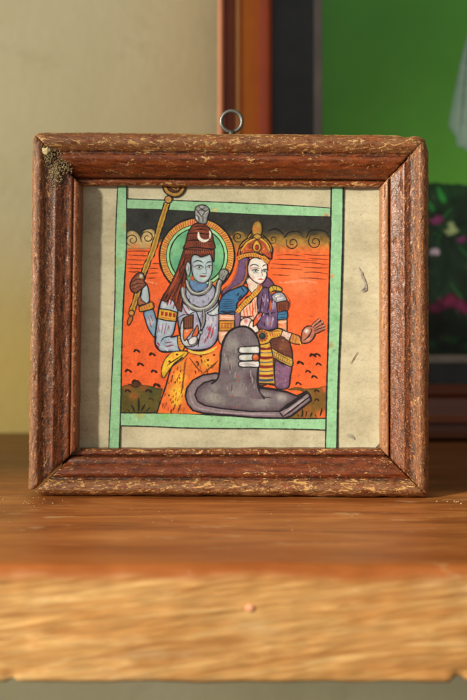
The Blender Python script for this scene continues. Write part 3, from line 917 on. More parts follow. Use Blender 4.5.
# neck and face
a.fill([(190, 279), (199, 283), (206, 282), (206, 288), (198, 291.5), (191, 288)], (98, 134, 178), edge=((70, 88, 130), 1.6), grid=1.2)
a.fill([(186, 263), (188.5, 261.6), (190.3, 264), (190.3, 271), (189, 276.5), (186.8, 274.5), (185.4, 268)], (192, 204, 208), line=(INK, 1.0), grid=1.2)
a.stroke([(187.4, 264.5), (188.6, 267), (187.9, 272)], .8, (116, 96, 110))
a.fill([(191.2, 258), (193, 255), (197, 255), (201, 257), (206, 255.6), (210, 254.4), (211.8, 258), (212.4, 266), (212, 272), (210.4, 277), (207, 281.2), (203, 283), (198, 281.7), (194, 278.4), (192, 272), (191, 264)],
       (176, 196, 204), var=.06, edge=((118, 112, 142), 2.2), line=(INK, 1.1), blobs=[(192, 266, 3.6, (142, 104, 134)), (204, 278, 4, (196, 212, 214)), (201, 260, 5, (196, 214, 216))], grid=1.1)
a.stroke([(193, 263.2), (196, 261.0), (200, 261.0), (203.6, 263.2)], 1.15, INK); a.stroke([(206, 263.6), (208.5, 262), (211.6, 261.8)], 1.1, INK)
a.fill([(194.6, 267.4), (198, 265.6), (202, 266.0), (203.6, 267.6), (200, 268.8), (196.6, 268.6)], (204, 212, 214), grid=1)
a.stroke([(194, 267.2), (197, 265.4), (201, 265.5), (204, 267.6)], .95, INK); a.stroke([(195.6, 268.8), (199, 269.2), (202.6, 268.5)], .6, (80, 80, 96)); a.ell(199.3, 267.1, 1.0, 1.1, (66, 70, 84), grid=.8)
a.fill([(206.6, 267.3), (209, 265.8), (212, 266.4), (211.6, 268), (208.6, 268.6)], (230, 228, 222), grid=1)
a.stroke([(206.2, 267.3), (209, 265.4), (212.3, 266)], .9, INK); a.ell(209.4, 267, .9, 1.0, (66, 70, 84), grid=.8)
a.stroke([(205.4, 264), (205.8, 269), (206.6, 272.6), (205, 273.8), (202, 273.4)], .75, (100, 110, 130)); a.stroke([(203, 273.9), (206.4, 273.7)], .8, (92, 84, 104))
a.fill([(199.2, 275.8), (202, 275.2), (204.5, 275.6), (206.8, 275.5), (205.6, 277.0), (201.5, 277.2)], (178, 88, 70), grid=1); a.stroke([(198.8, 276), (203, 276.2), (207, 275.8)], .6, (120, 50, 44))
a.stroke([(196, 281), (200, 283), (206, 282.2)], .9, (112, 84, 112))
a.ell(192.2, 278.3, 1.8, 2.4, (242, 102, 40), rot=-.4)
for _ in range(46):
    x, y = random.uniform(181, 216), random.uniform(311, 345)
    if 181 < x < 199 and y > 313: continue
    a.stroke([(x, y), (x - random.uniform(.3, 1.2), y + random.uniform(1.6, 4))], random.uniform(.6, 1.3), random.choice([(120, 104, 140), (206, 206, 220), (132, 128, 168), (104, 84, 112)]))
for _ in range(34):
    x, y = random.uniform(158, 178), random.uniform(296, 349)
    if 307 < y < 322 or (x > 173 and y > 322): continue
    a.stroke([(x, y), (x - random.uniform(.2, 1.0), y + random.uniform(1.6, 4.4))], random.uniform(.6, 1.2), random.choice([(116, 128, 162), (210, 216, 224), (96, 120, 160), (150, 120, 150)]))
a.contour([(172, 286), (165, 293), (160, 304), (157.5, 318), (155.3, 336)], 1.8)
a.contour([(181, 336.5), (178, 322), (177, 312)], 1.3); a.contour([(183, 351), (192, 350.5), (202, 350.6), (211, 347.4)], 1.5)
for x, y in ((204, 300), (209, 297), (194, 299), (190, 297)): a.stroke([(x, y), (x - 1, y + 3.4)], 1.2, (128, 112, 144))
a.stroke([(219, 300), (219.6, 314), (219.2, 328), (217, 340), (211.6, 347)], 1.7, INK, taper=.3)
a.stroke([(156, 336), (155.6, 345), (161, 351.4), (170, 352)], 1.8, INK, taper=.3)
a.build('blue-skinned painted man with a staff')

a = art('long_hair')
HB = (104, 46, 30)
a.fill([(184, 249), (181, 258), (177, 270), (171, 283), (165, 293), (161.5, 300), (166, 302), (171, 298), (174, 302), (177, 309), (181.5, 312), (183, 303), (184.5, 293), (187.5, 281), (185.6, 274), (185, 264), (188, 261.5), (190.5, 264), (191, 258),
        (193.4, 254.6), (198, 255), (201, 257), (206, 255.3), (210, 254), (212, 258), (214, 262.5), (214.6, 254), (214, 247)], HB, smooth=False, var=.3, line=(INK, 1.1), grid=1.6)
for p in ([(186, 254), (181, 268), (174, 283), (165, 298)], [(188, 257), (184, 272), (178, 288), (172, 298)], [(184, 262), (183, 276), (180, 290), (177, 304)], [(186, 276), (184, 290), (181, 308)], [(182, 272), (176, 286), (169, 297)]):
    a.stroke(p, 1.3, (42, 20, 18))
for p in ([(184, 258), (178, 273), (170, 289)], [(186, 280), (182.5, 294), (180, 306)], [(181, 284), (177, 296), (176, 303)], [(180, 270), (173, 285), (167, 295)]):
    a.stroke(p, 1.0, (176, 74, 40))
for _ in range(26):
    t = random.random(); x = 187 - 20 * t + random.uniform(-2, 6) * (.4 + t * .6); y = 256 + 42 * t
    a.stroke([(x, y), (x - 2.4, y + 4.5), (x - 3.6 + random.uniform(-1, 1.6), y + 9)], random.uniform(.7, 1.5), random.choice([(38, 18, 16), (52, 24, 20), (150, 66, 38), (126, 54, 32)]))
a.fill([(183.4, 249), (186, 241), (188, 233), (193, 225), (200, 223), (207, 226), (212, 233), (213.6, 241), (214.3, 249), (199, 250.5)], (126, 58, 38), var=.25, line=(INK, 1.2), blobs=[(196, 229, 5, (164, 78, 48)), (190, 245, 5, (158, 70, 44)), (205, 245, 6, (160, 70, 44))])
for p in ([(187.5, 234), (196, 233), (205, 234), (212, 233.5)], [(186, 241.2), (195, 240), (206, 241.3), (213.5, 241)], [(183.5, 248.8), (195, 247.2), (206, 248.4), (214.3, 248.8)]):
    a.stroke(p, 1.4, (34, 18, 16))
for i in range(15):
    x = 185.5 + i * 1.9
    a.stroke([(x, 242.2), (x - .4, 247.2)], .7, (74, 32, 22)); a.stroke([(x + .9, 250), (x + .3, 254)], .7, (180, 84, 46))
for x0, x1, y in ((194, 206, 226.6), (192, 208, 229.6)): a.stroke([(x0, y + .6), ((x0 + x1) / 2, y - .5), (x1, y + .5)], 1.3, (40, 20, 18))
for i in range(10): a.stroke([(188.5 + i * 2.3, 235), (188 + i * 2.4, 239.8)], .7, (80, 34, 24))
a.stroke([(198.4, 232), (199, 237.5), (202.5, 240.6), (206.6, 240.6), (209, 239)], 3.0, (226, 222, 210), taper=.7)
a.stroke([(209.6, 230.8), (210.3, 234), (209.8, 238.5)], 1.6, (220, 216, 204), taper=.5)
a.build()

a = art('snake')
GR = (146, 146, 142)
a.fill([(194.6, 212), (196, 207), (201, 204.8), (206.5, 206), (209.6, 210.5), (207.6, 217), (206.2, 223.5), (199, 223), (195.2, 219)], (150, 150, 150), var=.15, line=(INK, 1.1), grid=1.1)
a.strokes([[(196, 209), (199, 213), (202, 217)], [(208.6, 209), (205, 212), (201.5, 217)], [(198, 206), (202, 209), (206, 207)], [(195.6, 215), (198.6, 217), (199, 222)], [(203, 216), (203, 222)], [(197, 212.5), (200, 210), (204, 210.5), (207, 213.5)], [(204.5, 218), (206.6, 218)]], 1.0, (44, 40, 44))
a.strokes([[(200, 207.4), (203, 206.6)], [(196.4, 216), (197.4, 220)], [(204.6, 213.4), (207, 211.6)]], .8, (206, 206, 206))
def snake(path, w_):
    a.stroke(path, w_ + 1.8, INK, taper=.05); a.stroke(path, w_, (126, 126, 124), taper=.05, var=.25); a.stroke([(x - .5, y - .7) for x, y in path], w_ * .36, (190, 190, 186), taper=.3)
snake([(187, 281), (188.5, 287), (192, 292), (198, 294), (205, 292), (209.5, 287), (210.5, 281)], 3.0)
snake([(183, 288), (184, 297), (189, 304.5), (197, 309), (206, 308.5), (213, 303), (217.3, 294), (219, 284), (222.5, 277)], 4.2)
a.stroke([(203.2, 309), (204, 316), (203.6, 323), (201, 331), (200.4, 334)], 3.6, INK, taper=.4); a.stroke([(203.4, 309), (204, 316), (203.4, 322), (201.4, 329)], 2.2, (142, 142, 142), taper=.4)
a.ell(200.8, 332.5, 1.8, 1.8, (190, 186, 190), line=(INK, .8))
a.fill([(219, 279), (219, 273), (221, 269.5), (225.5, 269.2), (228.6, 272), (227, 275.5), (223.6, 281)], GR, line=(INK, 1.1), grid=1.1)
a.ell(224.6, 272, 1.5, 1.1, (216, 216, 214)); a.ell(224.6, 272, .6, .6, (20, 20, 20)); a.strokes([[(220.5, 278), (222.4, 273.5)], [(221.8, 280), (224, 275)]], .7, (70, 70, 72))
a.build()

# ---- the tiger skin
a = art('tiger_skin_cloth')
YE = (244, 190, 30); TO = (236, 116, 36)
a.fill([(184, 351), (176, 356), (171, 366), (167, 382), (161, 400), (156.5, 413), (200, 414), (219, 408), (221, 385), (219, 350), (211, 349.5), (203, 352), (192, 351)], TO, smooth=False, var=.14, grid=1.8,
       blobs=[(180, 378, 10, YE), (178, 392, 13, (246, 194, 34)), (176, 402, 8, YE), (182, 366, 8, (234, 150, 40)), (207, 362, 11, (226, 168, 40)), (212, 358, 8, (232, 130, 44)), (166, 406, 8, (226, 100, 44)), (188, 408, 7, (228, 112, 46))])
a.fill([(172, 352), (180, 351), (188, 352), (184, 358), (177, 363), (170, 369), (163.5, 378), (161.2, 371), (164, 361), (168, 355.5)], YE, var=.12, line=(INK, .9), blobs=[(173, 356, 5, (236, 150, 40))], grid=1.4)
for i in range(9): a.stroke([(167 + i * 1.9, 366 - i * 1.2), (171 + i * 1.7, 361.5 - i * 1.1)], .7, (74, 50, 20))
a.stroke([(183, 357), (174, 364), (170, 371), (166.5, 384), (161, 400), (157, 413)], 1.6, INK, taper=.2)
a.stroke([(188, 350), (194, 352.5), (202, 353), (211, 350.5), (217, 346.5)], 2.4, (226, 196, 70), taper=.4); a.stroke([(187, 352), (195, 354.6), (204, 354.8), (213, 352)], .8, (80, 50, 26))
for _ in range(120):
    x, y = random.uniform(163, 218), random.uniform(358, 411)
    if x < 172 - (y - 362) * .27 + 2 or (x > 187 and y > 374): continue
    s = -1.4 if x < 190 else 1.2
    l = random.uniform(2.0, 5.0)
    a.stroke([(x, y), (x + s * .7, y + l * .6), (x + s * .6, y + l)], random.uniform(.9, 1.7), random.choice([(108, 50, 24), (74, 38, 20), (150, 60, 24), (196, 76, 34)]))
for x, y in ((169.5, 361.5), (177, 354.5), (201, 356.5), (208, 360), (214, 355), (197, 362)): a.ell(x, y, 1.3, 1.1, (112, 40, 24), grid=1)
for i in range(8): a.stroke([(189 + i * .9, 357 + i * 1.4), (192 + i * 1.3, 361 + i * 1.5)], .8, (92, 66, 24))
for i in range(8): a.stroke([(218 - i * 1.6, 360 + i * 1.4), (214 - i * 1.6, 366 + i * 1.2)], .8, (104, 60, 24))
for i in range(9): a.stroke([(187 - i * .5, 358 + i * 3.6), (184 - i * .4, 364 + i * 3.8)], 1.0, (130, 60, 26))
a.build()

# ---- the crowned figure
a = art('painted_woman')
PU = (108, 76, 116); PUD = (58, 36, 60); BL = (56, 112, 160); FL = (226, 208, 196); PE = (226, 164, 132)
GO = (216, 164, 50)
# veil
a.fill([(239, 259), (247, 257), (250, 263), (249, 274), (246, 282), (240, 287), (231, 291), (222, 297), (223, 290), (230, 284), (236, 274)], PU, var=.2, edge=(PUD, 2), line=(INK, 1.2), grid=1.4)
a.stroke([(238.5, 261), (236, 273), (230.5, 283.5), (223, 291)], 2.0, (170, 84, 54)); 
a.stroke([(246.3, 261), (246.2, 274), (242, 283.5), (233, 289), (222, 296)], 3.4, INK, taper=.1); a.stroke([(246.3, 261), (246.2, 274), (242, 283.5), (233, 289), (222, 296)], 2.2, (158, 92, 66), taper=.1, var=.3)
a.fill([(264, 277), (269, 278), (274, 284), (276, 290), (268, 291), (262, 286)], (112, 74, 104), edge=(PUD, 2), line=(INK, 1.0), grid=1.3)
# blouse sleeve and bare arm
a.fill([(219, 313), (234.5, 314), (235, 331), (232, 338), (224, 344), (218.5, 340)], PE, var=.12, line=(INK, 1.1), grid=1.5)
a.fill([(219, 320.5), (234.5, 320.5), (234.4, 331), (219, 331)], (212, 140, 44), smooth=False, var=.2, line=(INK, 1.0), grid=1.4)
a.strokes([[(219, 323.5), (234, 323.5)], [(219, 328), (234, 328)]], .9, (150, 70, 30)); a.strokes([[(222 + 3 * i, 324), (222 + 3 * i, 328)] for i in range(4)], .9, (150, 60, 30))
a.strokes([[(219.5, 317), (234, 317.4)]], 1.2, (238, 196, 172)); a.stroke([(221, 335), (228, 333), (233, 333)], 1.6, (244, 206, 184))
a.fill([(219.5, 303), (222, 296.5), (229, 291), (238, 287.5), (244, 286), (248, 291), (242, 298), (237, 304), (235.5, 313.5), (227, 314), (219, 313)], BL, var=.2, edge=((30, 60, 96), 2), line=(INK, 1.3), grid=1.4)
for i in range(8): a.stroke([(221, 300 + i * 1.75), (227, 299.6 + i * 1.75), (235, 300.4 + i * 1.75)], .75, (24, 46, 76))
a.stroke([(220.5, 311.5), (228, 312.4), (235, 311.5)], 2.4, (32, 40, 60)); a.strokes([[(237, 296), (239, 293)], [(238, 300), (242, 295)]], 2, (34, 50, 80)); a.stroke([(241, 287), (244.5, 292)], 1.2, INK)
# bare chest
a.fill([(246, 280), (251, 277), (257, 283), (260, 285), (256, 291), (253, 294), (248.5, 289)], (230, 206, 190), line=(INK, .9), blobs=[(249, 285, 3, (216, 164, 150))], grid=1.3)
a.fill([(241, 308), (250, 300), (258, 297), (258, 312), (256, 319), (244, 321), (239, 318)], (230, 186, 160), var=.1, line=(INK, 1.0), grid=1.4)
a.strokes([[(243.5, 309), (244.5, 316)], [(246.5, 307), (247.5, 316)], [(249.5, 304), (250.5, 315)], [(252.5, 302), (253, 314)], [(255, 300), (255.6, 313)]], 1.3, (226, 92, 42))
a.stroke([(240, 316.5), (246, 317), (253, 316)], 2.2, (120, 52, 52))
a.fill([(234.5, 313), (240, 310), (240, 326), (235.5, 330)], (128, 96, 124), line=(INK, 1.0), grid=1.3)
# purple drape over the far shoulder, folds
a.fill([(259, 291), (265, 287), (272, 290), (279, 294), (283, 302), (281, 312), (278, 322), (276, 329), (262, 331), (257, 326), (258, 312), (257, 300)], PU, var=.25, edge=(PUD, 2.4), line=(INK, 1.2), blobs=[(269, 322, 7, (156, 128, 166)), (263, 304, 5, (84, 56, 84)), (275, 305, 6, (150, 130, 160))], grid=1.4)
a.strokes([[(268, 290), (269.5, 302), (267, 312)], [(263, 292), (261, 304), (259.5, 314)], [(258, 312), (266, 314), (276, 312)], [(272, 296), (271, 308)]], 1.6, (48, 28, 46))
a.strokes([[(262, 296), (263.6, 302)], [(265.5, 294), (264.6, 306)], [(274, 300), (272.6, 310)], [(268, 317), (267, 326)], [(273, 316), (271.5, 327)]], .9, (176, 150, 184))
a.fill([(269.4, 303), (271.6, 300), (271.6, 310), (269.4, 311)], (226, 100, 44), grid=1); a.ell(269.7, 323.5, 2.0, .9, (230, 112, 58), grid=1)
a.fill([(268.5, 288.5), (272, 285.6), (277, 285.8), (281.8, 288.6), (281, 291.6), (275, 290.6), (270, 292.6)], (218, 176, 50), line=(INK, 1.1), grid=1.2)
a.strokes([[(272, 286), (273.6, 290)], [(276, 286), (277, 290)]], .9, (110, 76, 24)); a.stroke([(270, 293.5), (275, 292)], 1.3, (230, 100, 40))
a.fill([(271.5, 296), (276, 292.6), (282, 292.6), (285.8, 297), (286.6, 301), (280, 303), (274, 301)], (168, 168, 174), var=.15, line=(INK, .9), grid=1.2)
a.strokes([[(274, 297), (280, 295)], [(276, 299.4), (283, 297.6)]], 1.1, (222, 222, 224))
a.fill([(276.4, 303), (286.6, 300.6), (289.2, 304.5), (287, 311), (278.6, 313)], (126, 62, 42), var=.2, line=(INK, .9), grid=1.3); a.strokes([[(279 + 2 * i, 303), (279.6 + 1.8 * i, 311.5)] for i in range(4)], .8, (72, 34, 28))
a.stroke([(286.5, 295), (289.8, 301), (289, 308), (286, 311.5)], .7, (150, 60, 30))
a.fill([(278, 312.5), (286.5, 311), (286.8, 318.6), (278, 320)], (58, 118, 160), line=(INK, 1.0), grid=1.3); a.strokes([[(278.5, 315), (286, 314)], [(278.5, 317.8), (286, 317)]], .8, (26, 44, 70))
a.fill([(277.6, 320), (287, 319), (287, 331), (278, 331)], (232, 150, 104), smooth=False, line=(INK, 1.0), grid=1.3); a.stroke([(278, 322.4), (286.6, 321.6)], 1.4, (232, 206, 190)); a.stroke([(278.4, 324), (283, 326)], 1.2, (226, 96, 44))
# skirt
a.fill([(258, 330), (266, 331), (278, 328.5), (285, 331), (289, 341), (292, 352), (292, 364), (290.5, 376), (288, 388), (279, 386.5), (268, 384), (258, 382)], (104, 54, 46), var=.3, line=(INK, 1.2), blobs=[(283, 346, 8, (122, 72, 46)), (283, 376, 9, (130, 92, 128))], grid=1.6)
a.fill([(275, 360), (283, 364), (291.4, 366), (290, 377), (287.6, 388), (275, 386)], (120, 82, 112), var=.25, line=(INK, 1.0), grid=1.4)
for _ in range(30):
    x, y = random.uniform(276, 289), random.uniform(365, 385); a.stroke([(x, y), (x + random.uniform(-1, 1), y + 1.2)], .7, random.choice([(190, 166, 196), (70, 40, 66), (214, 160, 170)]))
a.fill([(270, 347), (276, 350.5), (284, 355), (292, 358.5), (291.6, 366.6), (283, 363), (276, 359), (271, 356)], (204, 160, 62), var=.15, line=(INK, 1.0), grid=1.3)
for i in range(9): a.stroke([(272.6 + 2.1 * i, 351.4 + 1.1 * i), (272 + 2.1 * i, 355.2 + 1.1 * i)], .8, (120, 80, 34))
a.stroke([(271, 350.6), (280, 355), (291.6, 361)], .7, (112, 66, 30)); a.stroke([(272, 355), (281, 360), (291.4, 364.6)], .7, (112, 66, 30))
a.fill([(259, 344), (270, 342), (273, 356), (275, 384), (258.5, 383)], GO, smooth=False, var=.15, line=(INK, 1.1), grid=1.4)
for y, c_, w_ in ((348.5, (124, 36, 34), 2.6), (352.4, (62, 92, 110), 1.0), (357.5, (126, 34, 34), 2.8), (362, (70, 100, 110), 1.2), (366.5, (132, 40, 34), 3.0), (371, (60, 90, 106), 1.0), (375.5, (130, 40, 36), 2.6), (380, (56, 76, 104), 2.6)):
    a.stroke([(259, y), (266, y + .5), (273.6 if y > 352 else 271, y - .3)], w_, c_, taper=.1)
a.fill([(256.5, 332), (262, 329), (270, 331), (278, 328.4), (283, 331), (280, 336.5), (272, 339), (268, 343), (260, 344.4), (257, 340)], GO, var=.15, line=(INK, 1.1), grid=1.3)
a.strokes([[(270 + 2.3 * i, 333), (270.8 + 2.3 * i, 337)] for i in range(5)], 1.0, (196, 80, 40)); a.stroke([(269, 332.4), (276, 331), (282, 331.6)], .8, (150, 60, 30))
for i in range(12):
    t = i * .5236; a.ell(262.3 + 4.8 * math.cos(t), 336 + 4.8 * math.sin(t), 1.2, 1.2, (200, 90, 46), grid=1)
a.ell(262.3, 336, 3.2, 3.2, (38, 56, 62), line=(INK, .8), blobs=[(261.4, 335, 1.6, (86, 112, 112))])
# forearm and open hand
a.fill([(283, 330), (289, 332.4), (293, 334), (292, 341.5), (286, 339.6), (281, 336)], (226, 190, 178), line=(INK, 1.0), grid=1.2)
a.fill([(292, 333.4), (299.5, 336.4), (301.5, 343), (297, 344.2), (289.6, 341.6)], (214, 140, 62), line=(INK, 1.0), grid=1.2); a.strokes([[(293.6, 335), (292.4, 342)], [(296.4, 336), (295.6, 343)]], .7, (150, 86, 34)); a.stroke([(299, 341), (302, 346)], 1.2, (226, 170, 50))
HN = (188, 112, 88)
a.fill([(301, 338), (302.4, 331), (306, 326.6), (311, 326), (315, 327), (315.6, 331.5), (314, 337), (310, 341.6), (305, 343.4), (301.4, 342.4)], HN, var=.15, line=(INK, 1.2), blobs=[(306.6, 331, 3.6, (236, 228, 220)), (308, 339, 4, (206, 140, 116))], grid=1.1)
for (x0, y0, x1, y1, k_) in ((312.4, 326.4, 320, 319.2, (196, 124, 98)), (313.6, 328.4, 323, 321.8, (186, 108, 84)), (314.4, 330.4, 324.6, 325.2, (190, 112, 88)), (314.6, 332.6, 324.6, 328.4, (176, 100, 80))):
    a.stroke([(x0, y0), ((x0 + x1) / 2, (y0 + y1) / 2 - .3), (x1, y1)], 3.9, INK, taper=.25); a.stroke([(x0, y0), ((x0 + x1) / 2, (y0 + y1) / 2 - .3), (x1, y1)], 2.3, k_, taper=.3)
    a.ell(x1 - .6, y1 + .2, .8, .7, (230, 206, 192), grid=1)
a.stroke([(303, 341), (308, 337), (311.6, 331), (310.6, 328.4)], 1.3, INK)
# front hand with flower
a.fill([(240, 322), (243, 318.5), (248.6, 317.6), (252, 321), (250.6, 326.6), (244, 328), (240, 328)], (230, 206, 198), line=(INK, 1.0), blobs=[(246, 321, 3.4, (204, 66, 70))], grid=1.1)
a.fill([(248.6, 326), (251, 321), (254, 322), (257, 326), (259, 331), (254, 333), (250.6, 330)], (236, 216, 204), line=(INK, 1.0), grid=1.1)
a.fill([(253, 327), (253.6, 321), (257, 315), (261, 312), (262.4, 313), (260, 319), (257, 324)], (232, 98, 40), line=(INK, 1.0), grid=1.1); a.stroke([(254, 318), (252, 312), (254, 308)], 1.6, (226, 84, 36))
# sash
SA = [(237, 312.5), (243, 305), (251, 297.5), (258, 290.5), (260.5, 286.5)]
a.stroke(SA, 6.4, INK, taper=.05); a.stroke(SA, 4.6, GO, taper=.05, var=.2)
for p, q in zip(SA[:-1], SA[1:]):
    for t in (.12, .37, .62, .87):
        x, y = p[0] + (q[0] - p[0]) * t, p[1] + (q[1] - p[1]) * t; a.stroke([(x - 1.3, y - 1.4), (x + 1.2, y + 1.5)], .9, (192, 70, 40))
# face
a.fill([(247.6, 268), (249.6, 261), (253, 258), (258, 257.6), (263, 260), (267, 263.4), (267.3, 268.5), (266.4, 272), (266.8, 275), (265, 280), (261.4, 283.6), (257.4, 283.3), (252, 279.6), (248.6, 274.6)],
       (232, 222, 212), var=.05, edge=((196, 150, 148), 1.7), line=(INK, 1.0), blobs=[(250.4, 268, 3, (206, 150, 156)), (253, 278, 3, (226, 180, 168))], grid=1.1)
a.stroke([(249.6, 266.6), (252.6, 264.6), (256, 264.8), (259.4, 266.8)], 1.15, INK); a.stroke([(262, 266.8), (264.6, 265), (267.6, 264.6)], 1.1, INK)
a.fill([(252, 271), (255, 269.4), (258.6, 270.6), (257, 272.4), (253.6, 272.4)], (210, 220, 220), grid=1)
a.stroke([(251.2, 271), (254.6, 269), (259.2, 270.8)], .95, INK); a.stroke([(252.4, 272.6), (255.4, 273), (258.4, 272.2)], .6, (110, 84, 90)); a.ell(255.6, 270.9, 1.0, 1.1, (120, 136, 140), grid=.8); a.ell(255.6, 270.8, .6, .6, (30, 30, 34), grid=.6)
a.fill([(262, 271), (264.4, 269.6), (267.2, 270.4), (266.4, 272.2), (263, 272.2)], (212, 220, 220), grid=1); a.stroke([(261.6, 270.8), (264.4, 269.2), (269, 270.2)], .9, INK); a.ell(264.7, 270.9, 1.0, 1.1, (120, 136, 140), grid=.8)
a.stroke([(250.6, 268.6), (255, 267.6), (260, 268.8)], .6, (150, 70, 80)); a.stroke([(261.4, 268), (261.8, 273), (262.4, 275.6), (260.4, 276.4)], .7, (150, 110, 110))
a.stroke([(258, 279.4), (260.4, 279), (263.4, 279.6)], 1.5, (196, 76, 64)); a.stroke([(256, 282), (259.6, 283.6), (263, 282.4)], .8, (170, 110, 110))
a.stroke([(248.4, 260), (247.4, 268), (249, 276), (253, 281)], 1.3, (60, 30, 34))
for _ in range(34):
    x, y = random.uniform(258, 282), random.uniform(294, 328)
    if x > 274 and y > 300: continue
    a.stroke([(x, y), (x + random.uniform(-1, .6), y + random.uniform(2, 4.5))], random.uniform(.7, 1.3), random.choice([(52, 30, 52), (160, 136, 172), (92, 62, 96), (188, 168, 196)]))
for _ in range(20):
    x, y = random.uniform(275, 289), random.uniform(333, 354)
    a.stroke([(x, y), (x + random.uniform(1, 3), y + random.uniform(-.5, 1.5))], random.uniform(.7, 1.2), random.choice([(70, 36, 34), (160, 100, 60), (130, 76, 50)]))
a.build('crowned painted woman in purple and blue with an open hand')

a = art('crown')
RD = (176, 76, 36)
a.fill([(240, 256), (241.6, 249), (246, 242.6), (252, 238.6), (257.6, 236.6), (263, 239), (268, 244.6), (271, 252), (271, 259), (262, 254), (250, 253)], RD, var=.25, line=(INK, 1.2), blobs=[(247, 248, 4, (206, 96, 46)), (265, 250, 4, (198, 90, 46))], grid=1.3)
a.strokes([[(241, 251), (247, 243), (256, 238)], [(270, 251), (266, 243), (259, 237.6)]], 1.9, GO)
a.strokes([[(238, 250), (240.6, 244), (247, 238.6), (253, 236.6)], [(236.6, 257), (238.6, 250), (242, 246)], [(272, 256), (272.6, 249), (270, 243)], [(262, 236.6), (267.6, 239.6), (271, 245)], [(246, 240), (250, 233), (252, 229)], [(262, 234), (266, 238)]], 1.1, INK)
a.strokes([[(240.6, 247), (244, 242.6), (250, 238)], [(238.6, 253), (240, 249)], [(271.4, 252), (270.6, 247)], [(248, 238), (251, 234)], [(263.6, 238), (267, 241)]], 1.0, (186, 130, 48))
a.fill([(256.6, 239.6), (260, 243.6), (261, 248.6), (257, 252), (252.8, 249), (253.4, 243.6)], (222, 164, 50), line=(INK, .9), grid=1.1)
a.ell(257, 247.4, 1.9, 2.8, (186, 50, 30), line=(INK, .6), grid=1)
a.fill([(252.6, 234), (252, 228), (254, 223), (258, 220.8), (261, 223.4), (262, 229), (261, 234), (257, 236.4)], (176, 130, 46), var=.2, line=((60, 46, 26), .8), blobs=[(256, 229, 3.6, (206, 96, 46)), (258, 225, 3, (190, 156, 66))], grid=1.2)
a.fill([(253, 236.6), (257, 233.6), (261.6, 236.6), (257.4, 239.4)], (196, 150, 56), line=(INK, .7), grid=1.1)
for _ in range(30):
    x, y = random.uniform(242, 270), random.uniform(240, 254)
    if math.hypot((x - 256) / 14, (y - 254) / 16) > .95: continue
    a.stroke([(x, y), (x + random.uniform(-1.4, 1.4), y + random.uniform(.8, 2.2))], random.uniform(.6, 1.1), random.choice([(222, 170, 60), (70, 30, 20), (206, 90, 40), (236, 190, 90)]))
CB = [(237.6, 258.6), (243, 256), (250, 254.8), (257, 255.4), (264, 258.6), (268.6, 262.4)]
a.stroke(CB, 5.2, INK, taper=0); a.stroke(CB, 3.7, (214, 150, 48), taper=0)
for i in range(15):
    t = i / 14 * (len(CB) - 1); k_ = min(int(t), len(CB) - 2); f_ = t - k_
    x, y = CB[k_][0] + (CB[k_ + 1][0] - CB[k_][0]) * f_, CB[k_][1] + (CB[k_ + 1][1] - CB[k_][1]) * f_
    a.stroke([(x - .6, y - 1.5), (x + .5, y + 1.5)], 1.0, (180, 66, 36))
a.build()

# ---- the stone
ST1 = (114, 102, 109); ST2 = (78, 52, 68)
a = art('stone_pedestal')
a.fill([(216, 373), (203, 375), (193, 380), (187, 388), (185.4, 396), (187.6, 404), (193, 410.5), (203, 413), (228, 415), (255, 417.6), (284, 418.2), (291, 416), (300, 409), (311, 400.5), (309.4, 394.5), (306.4, 391), (297, 396),
        (286, 391.6), (272, 388.6), (258, 387), (240, 382)], (136, 118, 126), var=.12, edge=((100, 78, 92), 3), line=(INK, 1.7), grid=1.7, smooth=False)
a.fill([(213, 380), (204, 382.6), (197.4, 388), (195, 395), (197.6, 401.6), (205, 405.6), (222, 408.6), (250, 411.4), (279.6, 411.4), (291, 403.4), (299, 396.6), (287, 392.2), (272, 389.6), (258, 388), (240, 383)], ST1, var=.14,
       edge=(ST2, 5), line=(INK, 1.5), blobs=[(215, 398, 16, (150, 142, 140)), (262, 398, 16, (146, 138, 140)), (240, 404, 12, (118, 104, 112)), (282, 396, 9, (160, 152, 152))], grid=1.7, smooth=False)
a.stroke([(279.6, 411.2), (289, 405), (298, 399), (307.4, 392)], 3.6, INK, taper=.3); a.stroke([(283, 416.6), (292, 410.4), (300, 404), (310.6, 396)], 1.6, INK, taper=.4)
a.stroke([(284, 413.4), (293, 407), (304, 399)], 1.6, (176, 160, 166)); a.stroke([(279, 411.6), (283.6, 417.4)], 1.3, INK)
a.stroke([(190, 391), (191.6, 401), (198, 408), (214, 411)], 1.6, (158, 142, 150)); a.stroke([(210, 411.6), (240, 413.6), (276, 414.6)], 1.1, (170, 152, 162))
a.build()
a = art('stone_pillar')
a.fill([(219.5, 374), (220.6, 360), (221.6, 350), (224, 340), (228.6, 332.4), (235, 328), (243, 326.4), (250, 328.6), (255.4, 334), (258.6, 341), (259.6, 350), (258.6, 364), (257.4, 380), (259, 390), (265, 399), (240, 397), (212, 392), (208, 384), (214, 381.5), (217.6, 378.6)],
       ST1, var=.15, grid=1.6, blobs=[(232, 345, 10, (150, 146, 142)), (230, 362, 12, (140, 132, 132)), (250, 378, 9, (96, 66, 84)), (254, 335, 6, (104, 84, 98)), (243, 331, 5, (104, 88, 98)), (224, 372, 7, (100, 78, 92)), (222, 350, 4, (112, 92, 106)), (236, 392, 14, (138, 128, 130)), (256, 396, 9, (112, 90, 102)), (215, 388, 7, (130, 120, 122))])
a.stroke([(211, 384), (215.6, 381), (218.6, 376), (220, 364), (221.2, 351), (224, 340), (228.6, 332.4), (235, 328), (243, 326.4), (250, 328.6), (255.4, 334), (258.6, 341), (259.6, 350), (258.6, 364), (257.4, 380), (259.4, 391), (264.6, 399)], 2.3, INK, taper=.25)
a.stroke([(259, 391), (264, 396.6), (272, 398)], 1.2, (76, 60, 70))
WH = (222, 218, 220)
